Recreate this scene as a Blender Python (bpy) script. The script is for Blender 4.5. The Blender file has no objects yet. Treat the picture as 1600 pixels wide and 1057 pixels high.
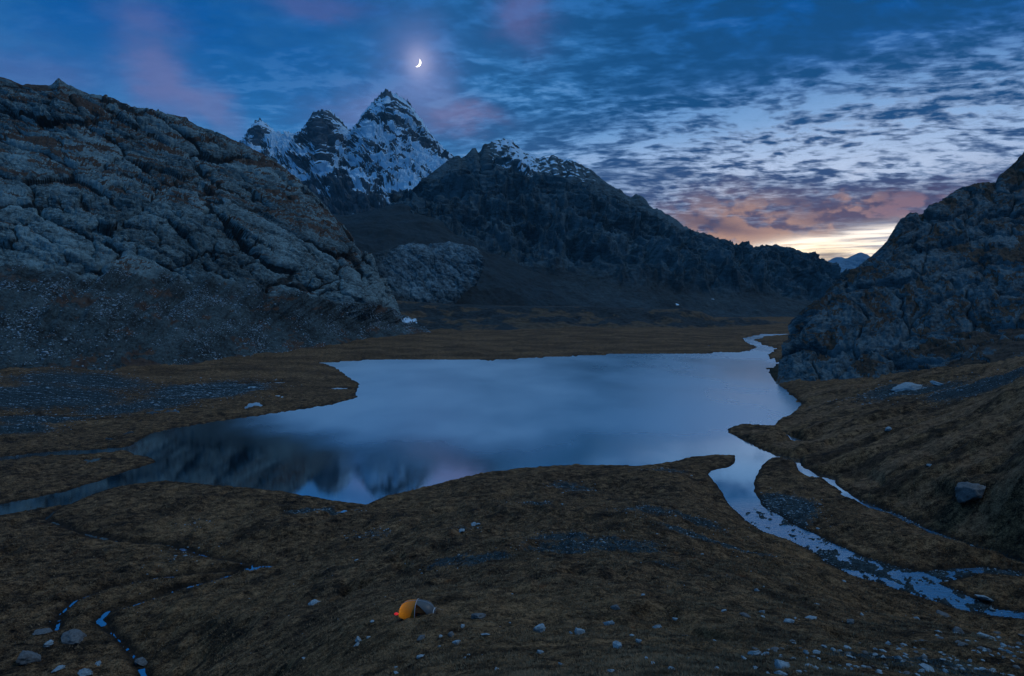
import bpy, math, random
import numpy as np
random.seed(7); np.random.seed(7)
R = math.radians
sc = bpy.context.scene
COL = sc.collection
F = np.float32

# ------------------------------------------------------------------ camera
CH, FOC, PITCH = 60.0, 1042.0, math.atan(63.5/1042)
cd = bpy.data.cameras.new('camera'); cam = bpy.data.objects.new('camera', cd); COL.objects.link(cam)
cd.sensor_width = 36; cd.lens = FOC/1600*36; cd.clip_start = 0.5; cd.clip_end = 60000
cam.location = (0, 0, CH); cam.rotation_euler = (R(90)-PITCH, 0, 0)
sc.camera = cam
sc.view_settings.view_transform = 'Standard'; sc.view_settings.look = 'None'
sc.view_settings.exposure = 0.0; sc.view_settings.gamma = 1; sc.view_settings.use_curve_mapping = False
sc.cycles.use_denoising = True
sc.cycles.max_bounces = 5; sc.cycles.diffuse_bounces = 2; sc.cycles.glossy_bounces = 3
sc.cycles.volume_bounces = 0; sc.cycles.transparent_max_bounces = 12
sc.cycles.caustics_reflective = False; sc.cycles.caustics_refractive = False

SP, CP = math.sin(PITCH), math.cos(PITCH)
def raydir(px, py):
    x = (np.asarray(px, float)-800)/FOC; y = -(np.asarray(py, float)-528.5)/FOC
    return x, CP+y*SP, -SP+y*CP
def at(px, py, Y):                       # point seen at a photo pixel, at forward distance Y
    x, dy, dz = raydir(px, py); t = np.asarray(Y, float)/dy
    return np.stack([x*t, dy*t, CH+dz*t], -1)
def onz(px, py, z=0.0):                  # point seen at a photo pixel, at height z
    x, dy, dz = raydir(px, py); t = (np.asarray(z, float)-CH)/dz
    return np.stack([x*t, dy*t, CH+dz*t], -1)
def azel(px, py):
    x, y, z = raydir(px, py)
    return float(math.atan2(x, y)), float(math.atan2(z, math.hypot(x, y)))

# ------------------------------------------------------------------ node helper
class N:
    """thin wrapper round a socket so that node maths can be written as formulas"""
    def __init__(s, t, k): s.t, s.k = t, k
    @staticmethod
    def put(t, inp, v):
        if isinstance(v, N): t.links.new(v.k, inp)
        elif isinstance(v, (tuple, list)) and inp.type == 'RGBA' and len(v) == 3: inp.default_value = (*v, 1)
        else: inp.default_value = v
    def op(s, o, a=None, b=None, clamp=False):
        n = s.t.nodes.new('ShaderNodeMath'); n.operation = o; n.use_clamp = clamp
        N.put(s.t, n.inputs[0], s)
        if a is not None: N.put(s.t, n.inputs[1], a)
        if b is not None: N.put(s.t, n.inputs[2], b)
        return N(s.t, n.outputs[0])
    def __add__(s, o): return s.op('ADD', o)
    __radd__ = __add__
    def __mul__(s, o): return s.op('MULTIPLY', o)
    __rmul__ = __mul__
    def __sub__(s, o): return s.op('SUBTRACT', o)
    def __rsub__(s, o): return (s*-1.0)+o
    def __truediv__(s, o): return s.op('DIVIDE', o)
    def __rtruediv__(s, o): return s.op('POWER', -1.0)*o
    def sat(s): return s.op('ADD', 0.0, clamp=True)
    def ss(s, a, b):                      # smoothstep a..b
        n = s.t.nodes.new('ShaderNodeMapRange'); n.interpolation_type = 'SMOOTHSTEP'
        N.put(s.t, n.inputs[0], s); N.put(s.t, n.inputs[1], a); N.put(s.t, n.inputs[2], b)
        return N(s.t, n.outputs[0])
    def inv(s): return 1.0-s
def mix(t, f, a, b, mode='MIX'):
    n = t.nodes.new('ShaderNodeMix'); n.data_type = 'RGBA'; n.blend_type = mode
    N.put(t, n.inputs[0], f); N.put(t, n.inputs[6], a); N.put(t, n.inputs[7], b)
    return N(t, n.outputs[2])
def comb(t, x, y, z=0.0):
    n = t.nodes.new('ShaderNodeCombineXYZ')
    for i, v in enumerate((x, y, z)): N.put(t, n.inputs[i], v)
    return N(t, n.outputs[0])
def sepx(t, v):
    n = t.nodes.new('ShaderNodeSeparateXYZ'); t.links.new(v.k, n.inputs[0])
    return [N(t, o) for o in n.outputs]
def noise(t, v, scale, detail=4, rough=0.55, dist=0.0, col=False):
    n = t.nodes.new('ShaderNodeTexNoise'); t.links.new(v.k, n.inputs['Vector'])
    n.inputs['Scale'].default_value = scale; n.inputs['Detail'].default_value = detail
    n.inputs['Roughness'].default_value = rough; n.inputs['Distortion'].default_value = dist
    return N(t, n.outputs['Color' if col else 'Fac'])
def voro(t, v, scale, feature='F1', out='Distance', rnd=1.0):
    n = t.nodes.new('ShaderNodeTexVoronoi'); n.feature = feature; t.links.new(v.k, n.inputs['Vector'])
    n.inputs['Scale'].default_value = scale; n.inputs['Randomness'].default_value = rnd
    return N(t, n.outputs[out])
def vscale(t, v, s, rotz=0.0):
    n = t.nodes.new('ShaderNodeMapping'); t.links.new(v.k, n.inputs[0])
    n.inputs['Scale'].default_value = s; n.inputs['Rotation'].default_value = (0, 0, rotz)
    return N(t, n.outputs[0])
def attr(t, name):
    n = t.nodes.new('ShaderNodeAttribute'); n.attribute_name = name
    return N(t, n.outputs['Fac'])
def bump(t, h, strength, dist, normal=None):
    n = t.nodes.new('ShaderNodeBump'); N.put(t, n.inputs['Strength'], strength); n.inputs['Distance'].default_value = dist
    t.links.new(h.k, n.inputs['Height'])
    if normal is not None: t.links.new(normal.k, n.inputs['Normal'])
    return N(t, n.outputs[0])
def newmat(name):
    m = bpy.data.materials.new(name); m.use_nodes = True
    t = m.node_tree; b = t.nodes['Principled BSDF']
    co = N(t, t.nodes.new('ShaderNodeTexCoord').outputs['Object'])
    return m, t, b, co

# ------------------------------------------------------------------ world: dusk sky with cloud layers
w = bpy.data.worlds.new('World'); sc.world = w; w.use_nodes = True
t = w.node_tree; bg = t.nodes['Background']
D = N(t, t.nodes.new('ShaderNodeTexCoord').outputs['Generated'])
dx, dy, dz = sepx(t, D)
az = dx.op('ARCTAN2', dy); el = dz.op('ARCSINE')
def blob(px, py, sx, sy, rot=0.0, soft=None):      # a soft patch of sky, centre as a direction, size in degrees
    a0, e0 = azel(px, py)
    u = az-a0; v = el-e0
    if soft is not None: u = u+soft[0]; v = v+soft[1]
    c, s = math.cos(rot), math.sin(rot)
    uu = (u*c+v*s)*(1/R(sx)); vv = (v*c-u*s)*(1/R(sy))
    return (uu*uu+vv*vv).op('MULTIPLY', -1.0).op('EXPONENT')
nz = noise(t, vscale(t, D, (1, 1, 2.2)), 5.5, 5, .6, 0, True)
nsep = t.nodes.new('ShaderNodeSeparateColor'); t.links.new(nz.k, nsep.inputs[0])
w1, w2 = N(t, nsep.outputs[0])-0.5, N(t, nsep.outputs[1])-0.5
soft = (w1*0.22, w2*0.11)
# clear-sky base
base = mix(t, el.ss(R(7), R(22)), (.040, .235, .56), (.0, .090, .355))
base = mix(t, blob(820, 110, 13, 8)*.55, base, (.06, .25, .56))
side = az.ss(R(-20), R(30))
base = mix(t, side*el.ss(R(19), R(9))*0.75, base, (.17, .36, .68))
lum = blob(1240, 266, 19, 4.2, R(6)); base = mix(t, (lum*1.1).sat(), base, (.52, .66, .92))
# altocumulus deck on a flat layer, seen in perspective
k = 1.0/(dz.op('MAXIMUM', 0.0)+0.13)
P = comb(t, dx*k, dy*k, 0.0)
wp = noise(t, P, 0.9, 3, .5, 0, True)
vm = t.nodes.new('ShaderNodeVectorMath'); vm.operation = 'MULTIPLY_ADD'
t.links.new(wp.k, vm.inputs[0]); vm.inputs[1].default_value = (.35, .35, 0); t.links.new(P.k, vm.inputs[2])
PW = N(t, vm.outputs[0])
rows = noise(t, vscale(t, PW, (.28, 1.5, 1), R(24)), 1.25, 3, .5)
big = noise(t, vscale(t, P, (.45, 1.0, 1), R(24)), .8, 2, .5)
cell = noise(t, vscale(t, PW, (.8, 1.1, 1), R(24)), 8.0, 3, .55)
fine = noise(t, vscale(t, PW, (.8, 1.2, 1), R(20)), 19.0, 4, .6)
amount = az.ss(R(-34), R(14))*0.85+0.15
deck = (rows-.5)*2.7+(big-.5)*1.9+((cell-.5)*3.0+(fine-.5)*1.9)*(1.0+el.ss(R(11), R(20))*.10)
deck = deck+blob(1150, 108, 24, 1.9, R(11), (w1*.10, w2*.05))*.50+blob(1230, 205, 20, 1.2, R(9), (w1*.10, w2*.05))*.34-blob(1300, 160, 20, 1.1, R(9))*.3
dark = ((deck+.10).ss(-.55, .55)*.75+(cell+fine-1.0).ss(-.14, .18)*(.38-el.ss(R(11), R(20))*.10))*amount
lowc = el.ss(R(16), R(5))
dcol = mix(t, lowc, (.006, .070, .215), (.045, .080, .20))
sky = mix(t, (dark*0.92).sat(), base, dcol)
lite = (deck*-1.0-.08).ss(.02, .55)*amount*el.ss(R(24), R(10))
sky = mix(t, lite*0.62, sky, mix(t, el.ss(R(14), R(8)), (.18, .40, .74), (.66, .74, .93)))
# pale thin veils on the left
veil = noise(t, vscale(t, D, (1.2, 1, 3.2), 0), 4.2, 6, .6)
sky = mix(t, veil.ss(.40, .72)*(1.0-amount)*0.55, sky, (.045, .20, .47))
# dusky mauve bank above the sunset, and lit pink clouds
sky = mix(t, (blob(1400, 318, 10, 1.5, R(8), (w1*.10, w2*.05))*1.2).sat()*(.55+dark*.4), sky, (.062, .058, .135))
sky = mix(t, (blob(1290, 348, 11, 1.9, R(-3), (w1*.10, w2*.05))*1.3).sat()*(.62+dark*.35), sky, (.085, .066, .13))
puff = noise(t, vscale(t, D, (1, 1, 1.8)), 26, 5, .55)
for px, py, sx, sy, rot, a, c in ((1165, 366, 5.0, 2.0, R(-8), 1.0, (.60, .35, .23)), (1200, 352, 2.4, 1.2, 0, .9, (.50, .30, .24)), (1120, 345, 3.6, .9, R(-4), .5, (.30, .17, .19)),
                                  (1335, 340, 2.0, 2.2, R(35), .95, (.45, .27, .23)), (1415, 328, 3.4, 1.1, R(8), .85, (.30, .18, .22)),
                                  (1215, 378, 3.5, .9, 0, .7, (.42, .235, .17))):
    b = blob(px, py, sx, sy, rot, (w1*.09, w2*.06))*(puff.ss(.38 if px < 1250 else .47, .56 if px < 1250 else .60)*.95+.05)
    sky = mix(t, (b*1.5*a).sat()*a, sky, c)
sky = mix(t, (blob(1108, 347, 3.4, .55, R(-6), (w1*.08, w2*.05))).sat()*.75, sky, (.075, .06, .11))
for px, py, sx, sy, rot, a, c in ((235, 110, 1.9, 3.4, R(12), .72, (.145, .165, .38)), (310, 165, 4.2, 1.4, R(-33), .68, (.165, .19, .41)),
                                  (50, 112, 4, 2.0, 0, .5, (.10, .135, .34)), (725, 186, 2.4, 1.0, 0, .7, (.21, .175, .33)),
                                  (820, 20, 2.2, 2.2, R(15), .6, (.14, .135, .33)), (665, 150, 3.0, 1.5, R(-8), .45, (.16, .22, .46)),
                                  (500, 5, 4, 1.2, 0, .4, (.14, .14, .36)),
                                  (585, 175, 4, 1.6, 0, .45, (.22, .24, .48)),):
    b = blob(px, py, sx, sy, rot, (w1*.16, w2*.12))
    sky = mix(t, (b*1.15).sat()*a*.85, sky, c)
# clear strip of afterglow under the deck
a0, e0 = azel(1292, 391)
ge = (az-a0)*(1/R(6.6)); ve = (el-e0-(az-a0)*.12)*(1/R(.92))
strip = (ge*ge+ve*ve).op('MULTIPLY', -1.0).op('EXPONENT')
streak = noise(t, comb(t, az*5.0, el*95.0, 0.0), 1.0, 4, .6)
glow = (strip*3.4).sat()
gcol = mix(t, (blob(1275, 400, 5.5, 1.1)*1.2).sat(), (1.5, 1.35, 1.2), (1.9, 1.55, 1.05))
sky = mix(t, glow*(1.0-streak.ss(.46, .62)*.72), sky, gcol)
sky = mix(t, (blob(1300, 398, 1.3, .55, 0, (w1*.04, w2*.03))*1.1).sat()*.6, sky, (.22, .15, .12))
# aureole of thin cloud lit by the moon
sky = mix(t, (blob(655, 98, 2.5, 2.5, 0, (w1*.06, w2*.06))*.62).sat(), sky, (.20, .26, .56))
sky = mix(t, (blob(654, 98, 1.0, 1.1)*.62).sat(), sky, (.46, .48, .74))
# real twilight scattering adds a trace under it all
nish = t.nodes.new('ShaderNodeTexSky'); nish.sky_type = 'NISHITA'; nish.sun_disc = False
nish.sun_elevation = R(0.5); nish.sun_rotation = azel(1290, 392)[0]
sky = mix(t, .0010, sky, N(t, nish.outputs[0]), 'ADD')
sky = mix(t, el.ss(R(24), R(48))*.85, sky, (.125, .275, .47))            # unseen sky overhead, made paler to brighten the lake reflection and ambient light
sky = mix(t, el.ss(R(-1.0), R(-6)), sky, (.008, .016, .024))
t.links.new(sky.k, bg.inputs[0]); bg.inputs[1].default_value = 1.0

# ------------------------------------------------------------------ sun lamp: the broad, weak light of the western twilight
SUN_AZ, SUN_EL = R(80), R(52)
sl = bpy.data.lights.new('twilight', 'SUN'); so = bpy.data.objects.new('twilight', sl); COL.objects.link(so)
sl.energy = 0.44; sl.angle = R(16); sl.color = (.92, .96, 1.0)
so.rotation_euler = (R(90)-SUN_EL, 0, math.pi-SUN_AZ+0.0)

# ------------------------------------------------------------------ numpy noise
def _h(ix, iy, iz, seed):
    h = (ix.astype(np.uint32)*np.uint32(374761393)+iy.astype(np.uint32)*np.uint32(668265263)
         + iz.astype(np.uint32)*np.uint32(2246822519)+np.uint32(seed*3266489917 & 0xffffffff))
    h ^= h >> np.uint32(15); h *= np.uint32(2246822519); h ^= h >> np.uint32(13); h *= np.uint32(3266489917); h ^= h >> np.uint32(16)
    return h
def _u(h, s=0): return ((h >> np.uint32(s)) & np.uint32(1023)).astype(F)/F(1023)
def perlin(x, y, z, seed=0):
    x, y, z = (np.asarray(a, F) for a in (x, y, z))
    fx, fy, fz = np.floor(x), np.floor(y), np.floor(z)
    ix, iy, iz = fx.astype(np.int64), fy.astype(np.int64), fz.astype(np.int64)
    x = x-fx; y = y-fy; z = z-fz
    q = lambda a: a*a*a*(a*(a*6-15)+10)
    ux, uy, uz = q(x), q(y), q(z)
    out = 0
    for i in (0, 1):
        wx = ux if i else 1-ux
        for j in (0, 1):
            wy = uy if j else 1-uy
            for l in (0, 1):
                wz = uz if l else 1-uz
                h = _h(ix+i, iy+j, iz+l, seed)
                g = (_u(h)-.5)*(x-i)+(_u(h, 10)-.5)*(y-j)+(_u(h, 20)-.5)*(z-l)
                out = out+wx*wy*wz*g
    return out*2.2
def fbm(x, y, z, octv=5, gain=.5, seed=0, ridged=False, lac=2.03):
    a, s, o, n = 1.0, 1.0, 0, 0
    for k in range(octv):
        p = perlin(x*s+k*17.3, y*s-k*9.1, z*s+k*5.7, seed+k)
        if ridged: p = 1-2*np.abs(p)*1.6
        o = o+a*p; n += a; a *= gain; s *= lac
    return o/n if ridged else o
def worley(x, y, z, seed=0, box=False):              # F1, F2, random id, offset to the nearest feature
    x, y, z = (np.asarray(a, F) for a in (x, y, z))
    ix, iy, iz = (np.floor(a).astype(np.int64) for a in (x, y, z))
    f1 = np.full(x.shape, 9, F); f2 = np.full(x.shape, 9, F)
    rid = np.zeros(x.shape, np.uint32); ox = np.zeros(x.shape, F); oy = ox.copy(); oz = ox.copy()
    for i in (-1, 0, 1):
        for j in (-1, 0, 1):
            for l in (-1, 0, 1):
                h = _h(ix+i, iy+j, iz+l, seed)
                a = x-(ix+i+_u(h)); b = y-(iy+j+_u(h, 10)); c = z-(iz+l+_u(h, 20))
                d = np.sqrt(a*a+b*b+c*c)
                if box: d = .25*d+.75*np.maximum(np.abs(a), np.maximum(np.abs(b), np.abs(c)))
                m = d < f1
                f2 = np.where(m, f1, np.minimum(f2, d)); f1 = np.where(m, d, f1)
                rid = np.where(m, h, rid); ox = np.where(m, a, ox); oy = np.where(m, b, oy); oz = np.where(m, c, oz)
    r = _h(rid.astype(np.int64), rid.astype(np.int64), rid.astype(np.int64), seed+5)
    return f1, f2, r, (ox, oy, oz)
def sstep(x, a, b):
    v = np.clip((x-a)/(b-a), 0, 1); return v*v*(3-2*v)
def slabs(x, y, z, seed):                 # rounded, tilted blocks with open joints between them
    f1, f2, r, (ox, oy, oz) = worley(x, y, z, seed, True)
    e = f2-f1
    tilt = ((_u(r)-.5)*ox+(_u(r, 10)-.5)*oy+(_u(r, 20)-.5)*oz)
    dome = sstep(e, 0, .10)*.42+np.clip(e, 0, .6)*.30
    return dome+tilt*2.3+(_u(r, 5)-.5)*.40, e, _u(r, 12)

# ------------------------------------------------------------------ mesh helpers
def tag(o, label=None, cat=None, group=None, kind=None):
    if label: o['label'] = label
    if cat: o['category'] = cat
    if group: o['group'] = group
    if kind: o['kind'] = kind
    return o
def grid_obj(name, V, mat, attrs=None, smooth=True, kind='structure'):
    nv, nu = V.shape[:2]
    idx = np.arange(nv*nu, dtype=np.int32).reshape(nv, nu)
    q = np.stack([idx[:-1, :-1], idx[:-1, 1:], idx[1:, 1:], idx[1:, :-1]], -1).reshape(-1, 4)
    me = bpy.data.meshes.new(name)
    me.vertices.add(nv*nu); me.vertices.foreach_set('co', V.reshape(-1).astype(F))
    me.loops.add(q.size); me.loops.foreach_set('vertex_index', q.reshape(-1))
    me.polygons.add(len(q)); me.polygons.foreach_set('loop_start', np.arange(0, q.size, 4, dtype=np.int32))
    me.polygons.foreach_set('use_smooth', np.full(len(q), smooth))
    me.update()
    for k_, a in (attrs or {}).items():
        at_ = me.attributes.new(k_, 'FLOAT', 'POINT'); at_.data.foreach_set('value', a.reshape(-1).astype(F))
    me.materials.append(mat)
    o = bpy.data.objects.new(name, me); COL.objects.link(o)
    if kind: o['kind'] = kind
    return o
def poly_obj(name, V, faces, mat, parent=None, smooth=True):
    me = bpy.data.meshes.new(name); me.from_pydata([tuple(map(float, v)) for v in V], [], [tuple(map(int, f)) for f in faces])
    me.polygons.foreach_set('use_smooth', np.full(len(me.polygons), smooth)); me.update(); me.materials.append(mat)
    o = bpy.data.objects.new(name, me); COL.objects.link(o)
    if parent: o.parent = parent
    return o
def pchip(vs, Pts, v):                    # monotone cubic through rows of points
    h = np.diff(vs); d = np.diff(Pts, axis=0)/h[:, None, None]
    m = np.zeros_like(Pts); m[0] = d[0]; m[-1] = d[-1]
    a, b = d[:-1], d[1:]
    with np.errstate(divide='ignore', invalid='ignore'):
        hm = 2*a*b/(a+b)
    m[1:-1] = np.where(a*b > 0, hm, 0)
    i = np.clip(np.searchsorted(vs, v, 'right')-1, 0, len(vs)-2)
    s = ((v-vs[i])/h[i])[:, None, None]; hh = h[i][:, None, None]
    return ((2*s**3-3*s**2+1)*Pts[i]+(s**3-2*s**2+s)*hh*m[i]+(-2*s**3+3*s**2)*Pts[i+1]+(s**3-s**2)*hh*m[i+1])
def loft(rows, nu, counts, sharp=None):
    """rows of (photo x, photo y, distance[, 'z']) control points -> a world-space surface, its row number and normals"""
    u = np.linspace(0, 1, nu); P_ = []
    for r in rows:
        a = np.array(r, float); uu = (a[:, 0]-a[0, 0])/(a[-1, 0]-a[0, 0])
        P_.append(at(np.interp(u, uu, a[:, 0]), np.interp(u, uu, a[:, 1]), np.interp(u, uu, a[:, 2])))
    P_ = np.array(P_); vs = np.arange(len(rows), dtype=float)
    v = np.concatenate([np.linspace(i, i+1, c, endpoint=False) for i, c in enumerate(counts)]+[[len(rows)-1.0]])
    if sharp is None: S = pchip(vs, P_, v)
    else:
        S = np.concatenate([pchip(vs[:sharp+1], P_[:sharp+1], v[v <= sharp]), pchip(vs[sharp:], P_[sharp:], v[v > sharp])])
    gu = np.gradient(S, axis=1); gv = np.gradient(S, axis=0)
    n = np.cross(gu, gv); n /= np.linalg.norm(n, axis=-1, keepdims=True)+1e-9
    n *= np.where((n*(np.array([0, 0, CH])-S)).sum(-1).mean() < 0, -1, 1)
    for _ in range(2):
        n[1:-1] = (n[:-2]+n[1:-1]+n[2:])/3
    return S, np.broadcast_to(v[:, None], S.shape[:2]), np.broadcast_to(u[None], S.shape[:2]), n
def cover(raw, c, k=2.2):                  # turn a raw field into a mask whose share of ground is c
    o = np.sort(raw.ravel()[::7]); rk = np.searchsorted(o, raw.ravel()).reshape(raw.shape)/len(o)
    return .5+(c-(1-rk))*k
def pxy(S):
    q = S[..., 1]*CP-(S[..., 2]-CH)*SP
    return 800+FOC*S[..., 0]/q, 528.5-FOC*((S[..., 2]-CH)*CP+S[..., 1]*SP)/q
def patch_snow(S, px, py, sx, sy):
    a, b = pxy(S); return np.exp(-((a-px)/sx)**2-((b-py)/sy)**2)*1.2+fbm(S[..., 0]/5, S[..., 1]/9, S[..., 2]/5, 4, .6, 170)*.8-.3
def slope_of(V):                          # z of the unit normal
    n = np.cross(np.gradient(V, axis=1), np.gradient(V, axis=0)); n /= np.linalg.norm(n, axis=-1, keepdims=True)+1e-9
    return np.abs(n[..., 2])
def xyz(S): return S[..., 0], S[..., 1], S[..., 2]

# ------------------------------------------------------------------ materials
def rock_mat(name, dark, light, grass=(.088, .056, .037), snowc=(.52, .77, .96), sc_=1.0, bdist=.5):
    m, t, b, co = newmat(name)
    n1 = noise(t, co, .035*sc_, 6, .62); n2 = noise(t, vscale(t, co, (1, 1, 2.2)), .22*sc_, 6, .65); n3 = noise(t, co, 1.3*sc_, 4, .6)
    f = ((n1-.5)*1.8+(n2-.5)*2.8+(n3-.5)*1.6+.46).sat()
    c = mix(t, f, dark, light)
    tone = attr(t, 'tone'); c = mix(t, (tone-.5).op('ABSOLUTE')*1.1, c, mix(t, tone.ss(.45, .55), dark, light))
    rust = noise(t, co, .09*sc_, 4, .6); c = mix(t, rust.ss(.60, .76)*(.13 if sc_ >= 1 else .06), c, (.14, .11, .075))
    sp = voro(t, co, .9*sc_)                                     # blocky talus texture
    tal = attr(t, 'talus'); stone = noise(t, co, .55*sc_, 5, .7)
    tc = mix(t, ((stone-.5)*2.0+(n2-.5)*1.2+(n1-.5)*1.5+.30).sat(), (dark[0]*.35, dark[1]*.32, dark[2]*.30), (light[0]*.45, light[1]*.45, light[2]*.45))
    c = mix(t, tal, c, tc)
    gr = attr(t, 'grass'); gn = noise(t, co, .8*sc_, 5, .65)
    g = (gr+(gn-.5)*.9).ss(.38, .62)
    gc = mix(t, noise(t, co, .16*sc_, 4, .6).ss(.35, .65), (grass[0]*.45, grass[1]*.45, grass[2]*.5), grass)
    c = mix(t, g, c, gc)
    c = mix(t, (attr(t, 'crack_dark')+(n3-.5)*.4).ss(.3, .7)*.85, c, (.014, .012, .010))  # near-black tone laid into the cracks between slabs
    s = attr(t, 'snow'); c = mix(t, (s+(n3-.5)*.5).ss(.35, .65), c, snowc)
    t.links.new(c.k, b.inputs['Base Color'])
    b.inputs['Roughness'].default_value = .85; b.inputs['Specular IOR Level'].default_value = .25
    hb = noise(t, vscale(t, co, (1, 1, 1.8)), .7*sc_, 6, .65)+noise(t, co, 3.2*sc_, 4, .6)*.35
    t.links.new(bump(t, hb, .9, bdist).k, b.inputs['Normal'])
    return m

# ------------------------------------------------------------------ water outline (photo pixels on the lake plane)
LAKE = [(500,567),(530,578),(548,592),(562,600),(556,612),(556,622),(520,632),(470,640),(400,650),(340,658),(280,668),(235,678),(215,690),(203,698),
 (150,702),(80,706),(0,714),(-100,726),(-100,734),(0,721),(80,712),(150,709),(200,705),(212,711),(235,717),(245,722),(210,733),(160,750),(100,768),(0,789),(-100,806),
 (-100,822),(0,806),(60,795),(112,789),(138,776),(170,764),(210,756),(262,752),(310,756),(360,760),(400,764),(450,770),(500,779),(540,785),(572,789),(600,776),(650,765),
 (700,752),(750,740),(800,733),(860,729),(900,727),(960,728),(1010,728),(1050,722),(1085,714),(1120,711),(1146,712),(1149,722),(1140,730),(1110,735),(1107,742),
 (1118,755),(1128,770),(1136,785),(1150,800),(1165,812),(1190,830),(1240,848),(1270,862),(1290,880),(1330,900),(1380,914),(1420,927),(1460,940),(1500,953),(1540,960),
 (1640,972),(1640,962),(1560,952),(1530,940),(1500,928),(1468,912),(1500,905),(1540,897),(1600,905),(1680,912),(1680,900),(1600,894),(1540,887),(1490,889),(1440,894),(1400,886),(1350,871),(1320,856),
 (1280,839),(1250,826),(1220,808),(1190,790),(1178,768),(1180,750),(1190,730),(1203,717),(1222,716),(1243,724),(1248,737),(1266,746),(1290,752),(1312,768),(1325,776),(1330,772),(1308,757),(1304,747),(1276,738),(1254,730),
 (1250,718),(1200,706),(1170,692),(1138,676),(1136,670),(1160,667),(1205,667),(1225,655),(1245,642),(1253,632),(1235,615),(1215,600),(1203,585),(1202,577),(1215,568),(1222,567),
 (1205,560),(1200,555),(1215,546),(1190,538),(1180,532),(1200,526),(1240,523),(1240,521),(1190,522),(1160,528),(1165,535),(1185,543),(1170,549),(1100,552),(970,553),(900,556),
 (820,560),(770,563),(700,562),(620,561),(560,563)]
CHAN = [([(1318,772),(1342,784),(1370,796),(1400,806),(1440,826),(1490,845),(1540,862),(1600,880),(1680,905)], 1.25),          # right-hand brook
        ([(1216,676),(1232,683),(1252,690)], 2.2),
        ([(135,772),(85,800),(72,812),(130,835),(190,848),(260,852),(330,872),(400,885),(425,885)], .3),  # sunken brook
        ([(428,885),(421,886),(390,889),(320,897),(240,905),(170,920),(120,938),(95,960),(88,985)], .30),
        ([(412,887),(330,908),(270,925),(215,945),(170,955),(155,970),(175,990),(195,1010),(215,1035),(240,1090)], .42),
        ([(265,602),(350,602),(450,598),(530,597)], 1.2), ([(430,606),(500,606),(545,608)], 1.5),
        ([(-60,655),(40,650),(140,652)], 1.0)]
POLY = onz(*np.array(LAKE, float).T)[:, :2]
def water_sd(x, y):                       # > 0 on land, metres to the nearest water edge
    sh = x.shape; x = x.ravel().astype(F); y = y.ravel().astype(F)
    d = np.full(x.shape, 1e9, F); ins = np.zeros(x.shape, bool)
    A = POLY; B = np.roll(POLY, -1, 0)
    for (ax, ay), (bx, by) in zip(A, B):
        ex, ey = bx-ax, by-ay; tt = np.clip(((x-ax)*ex+(y-ay)*ey)/(ex*ex+ey*ey+1e-9), 0, 1)
        d = np.minimum(d, (x-ax-tt*ex)**2+(y-ay-tt*ey)**2)
        c = ((ay > y) != (by > y)) & (x < ex*(y-ay)/(ey if abs(ey) > 1e-9 else 1e-9)+ax)
        ins ^= c
    d = np.sqrt(d); sd = np.where(ins, -d, d)
    for pts, wd in CHAN:
        p = onz(*np.array(pts, float).T)[:, :2]; e = np.full(x.shape, 1e9, F)
        for (ax, ay), (bx, by) in zip(p[:-1], p[1:]):
            ex, ey = bx-ax, by-ay; tt = np.clip(((x-ax)*ex+(y-ay)*ey)/(ex*ex+ey*ey+1e-9), 0, 1)
            e = np.minimum(e, (x-ax-tt*ex)**2+(y-ay-tt*ey)**2)
        sd = np.minimum(sd, np.sqrt(e)-wd*(1+.22*np.sin(x*.31+y*.17)))
    return sd.reshape(sh)

CTRL = [(-300,1057,3),(-300,800,1.2),(0,950,1.6),(0,850,1.2),(0,745,1.4),(0,690,1.4),(0,640,3),(-200,650,6),(150,800,1.2),(300,820,1.5),(430,830,1.9),(200,880,1.2),(300,900,1.0),(430,905,1.8),
 (100,1020,1.8),(200,1057,3),(150,620,2),(300,600,1.8),(450,590,1.2),(320,985,4),(420,965,8),(400,1057,15),(540,960,18),(520,900,8),(560,860,4.5),(600,820,2.6),(500,800,1.6),(400,790,1.4),
 (650,960,26.5),(650,880,13),(660,800,3.2),(720,785,4.5),(760,820,9.5),(760,900,20),(800,960,28),(640,1057,34),(800,1057,37),(900,745,2.6),(900,800,10),(900,880,22),(1000,745,2.6),(1000,800,9.5),
 (1000,880,21),(1000,960,30),(1000,1057,38),(1090,728,2),(1080,800,6.5),(1150,880,15),(1200,960,26),(1200,1057,36),(1210,870,6),(1300,920,9),(1350,960,17),(1400,1000,24),(1400,1057,33),
 (1500,990,15),(1600,1010,18),(1600,1057,28),(1750,1000,14),(1250,765,1.8),(1350,830,2.2),(1450,865,2.2),(1550,925,1.6),(1300,720,2.5),(1400,780,4),(1500,830,6),(1600,840,8),(1650,870,5),(1750,900,8),
 (1290,640,3.5),(1300,690,3.5),(1400,700,9),(1450,640,13),(1500,760,10),(1600,760,15),(1600,700,18),(1600,640,24),(1700,700,25),(1700,620,36),(1270,615,3),(1400,615,11),(1200,680,1),
 (300,577,3),(480,563,2.4),(640,548,3),(640,524,8),(750,532,4),(850,516,9),(1000,540,1.8),(1000,525,5),(1100,530,3),(1150,514,4),(1200,509,3),(1195,545,.7),(1212,575,1),(1225,592,2.5),
 (500,516,6),(800,517,6),(-200,590,12),(100,592,8)]
CT = np.array(CTRL, float); CW = onz(CT[:, 0], CT[:, 1], CT[:, 2])
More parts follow.
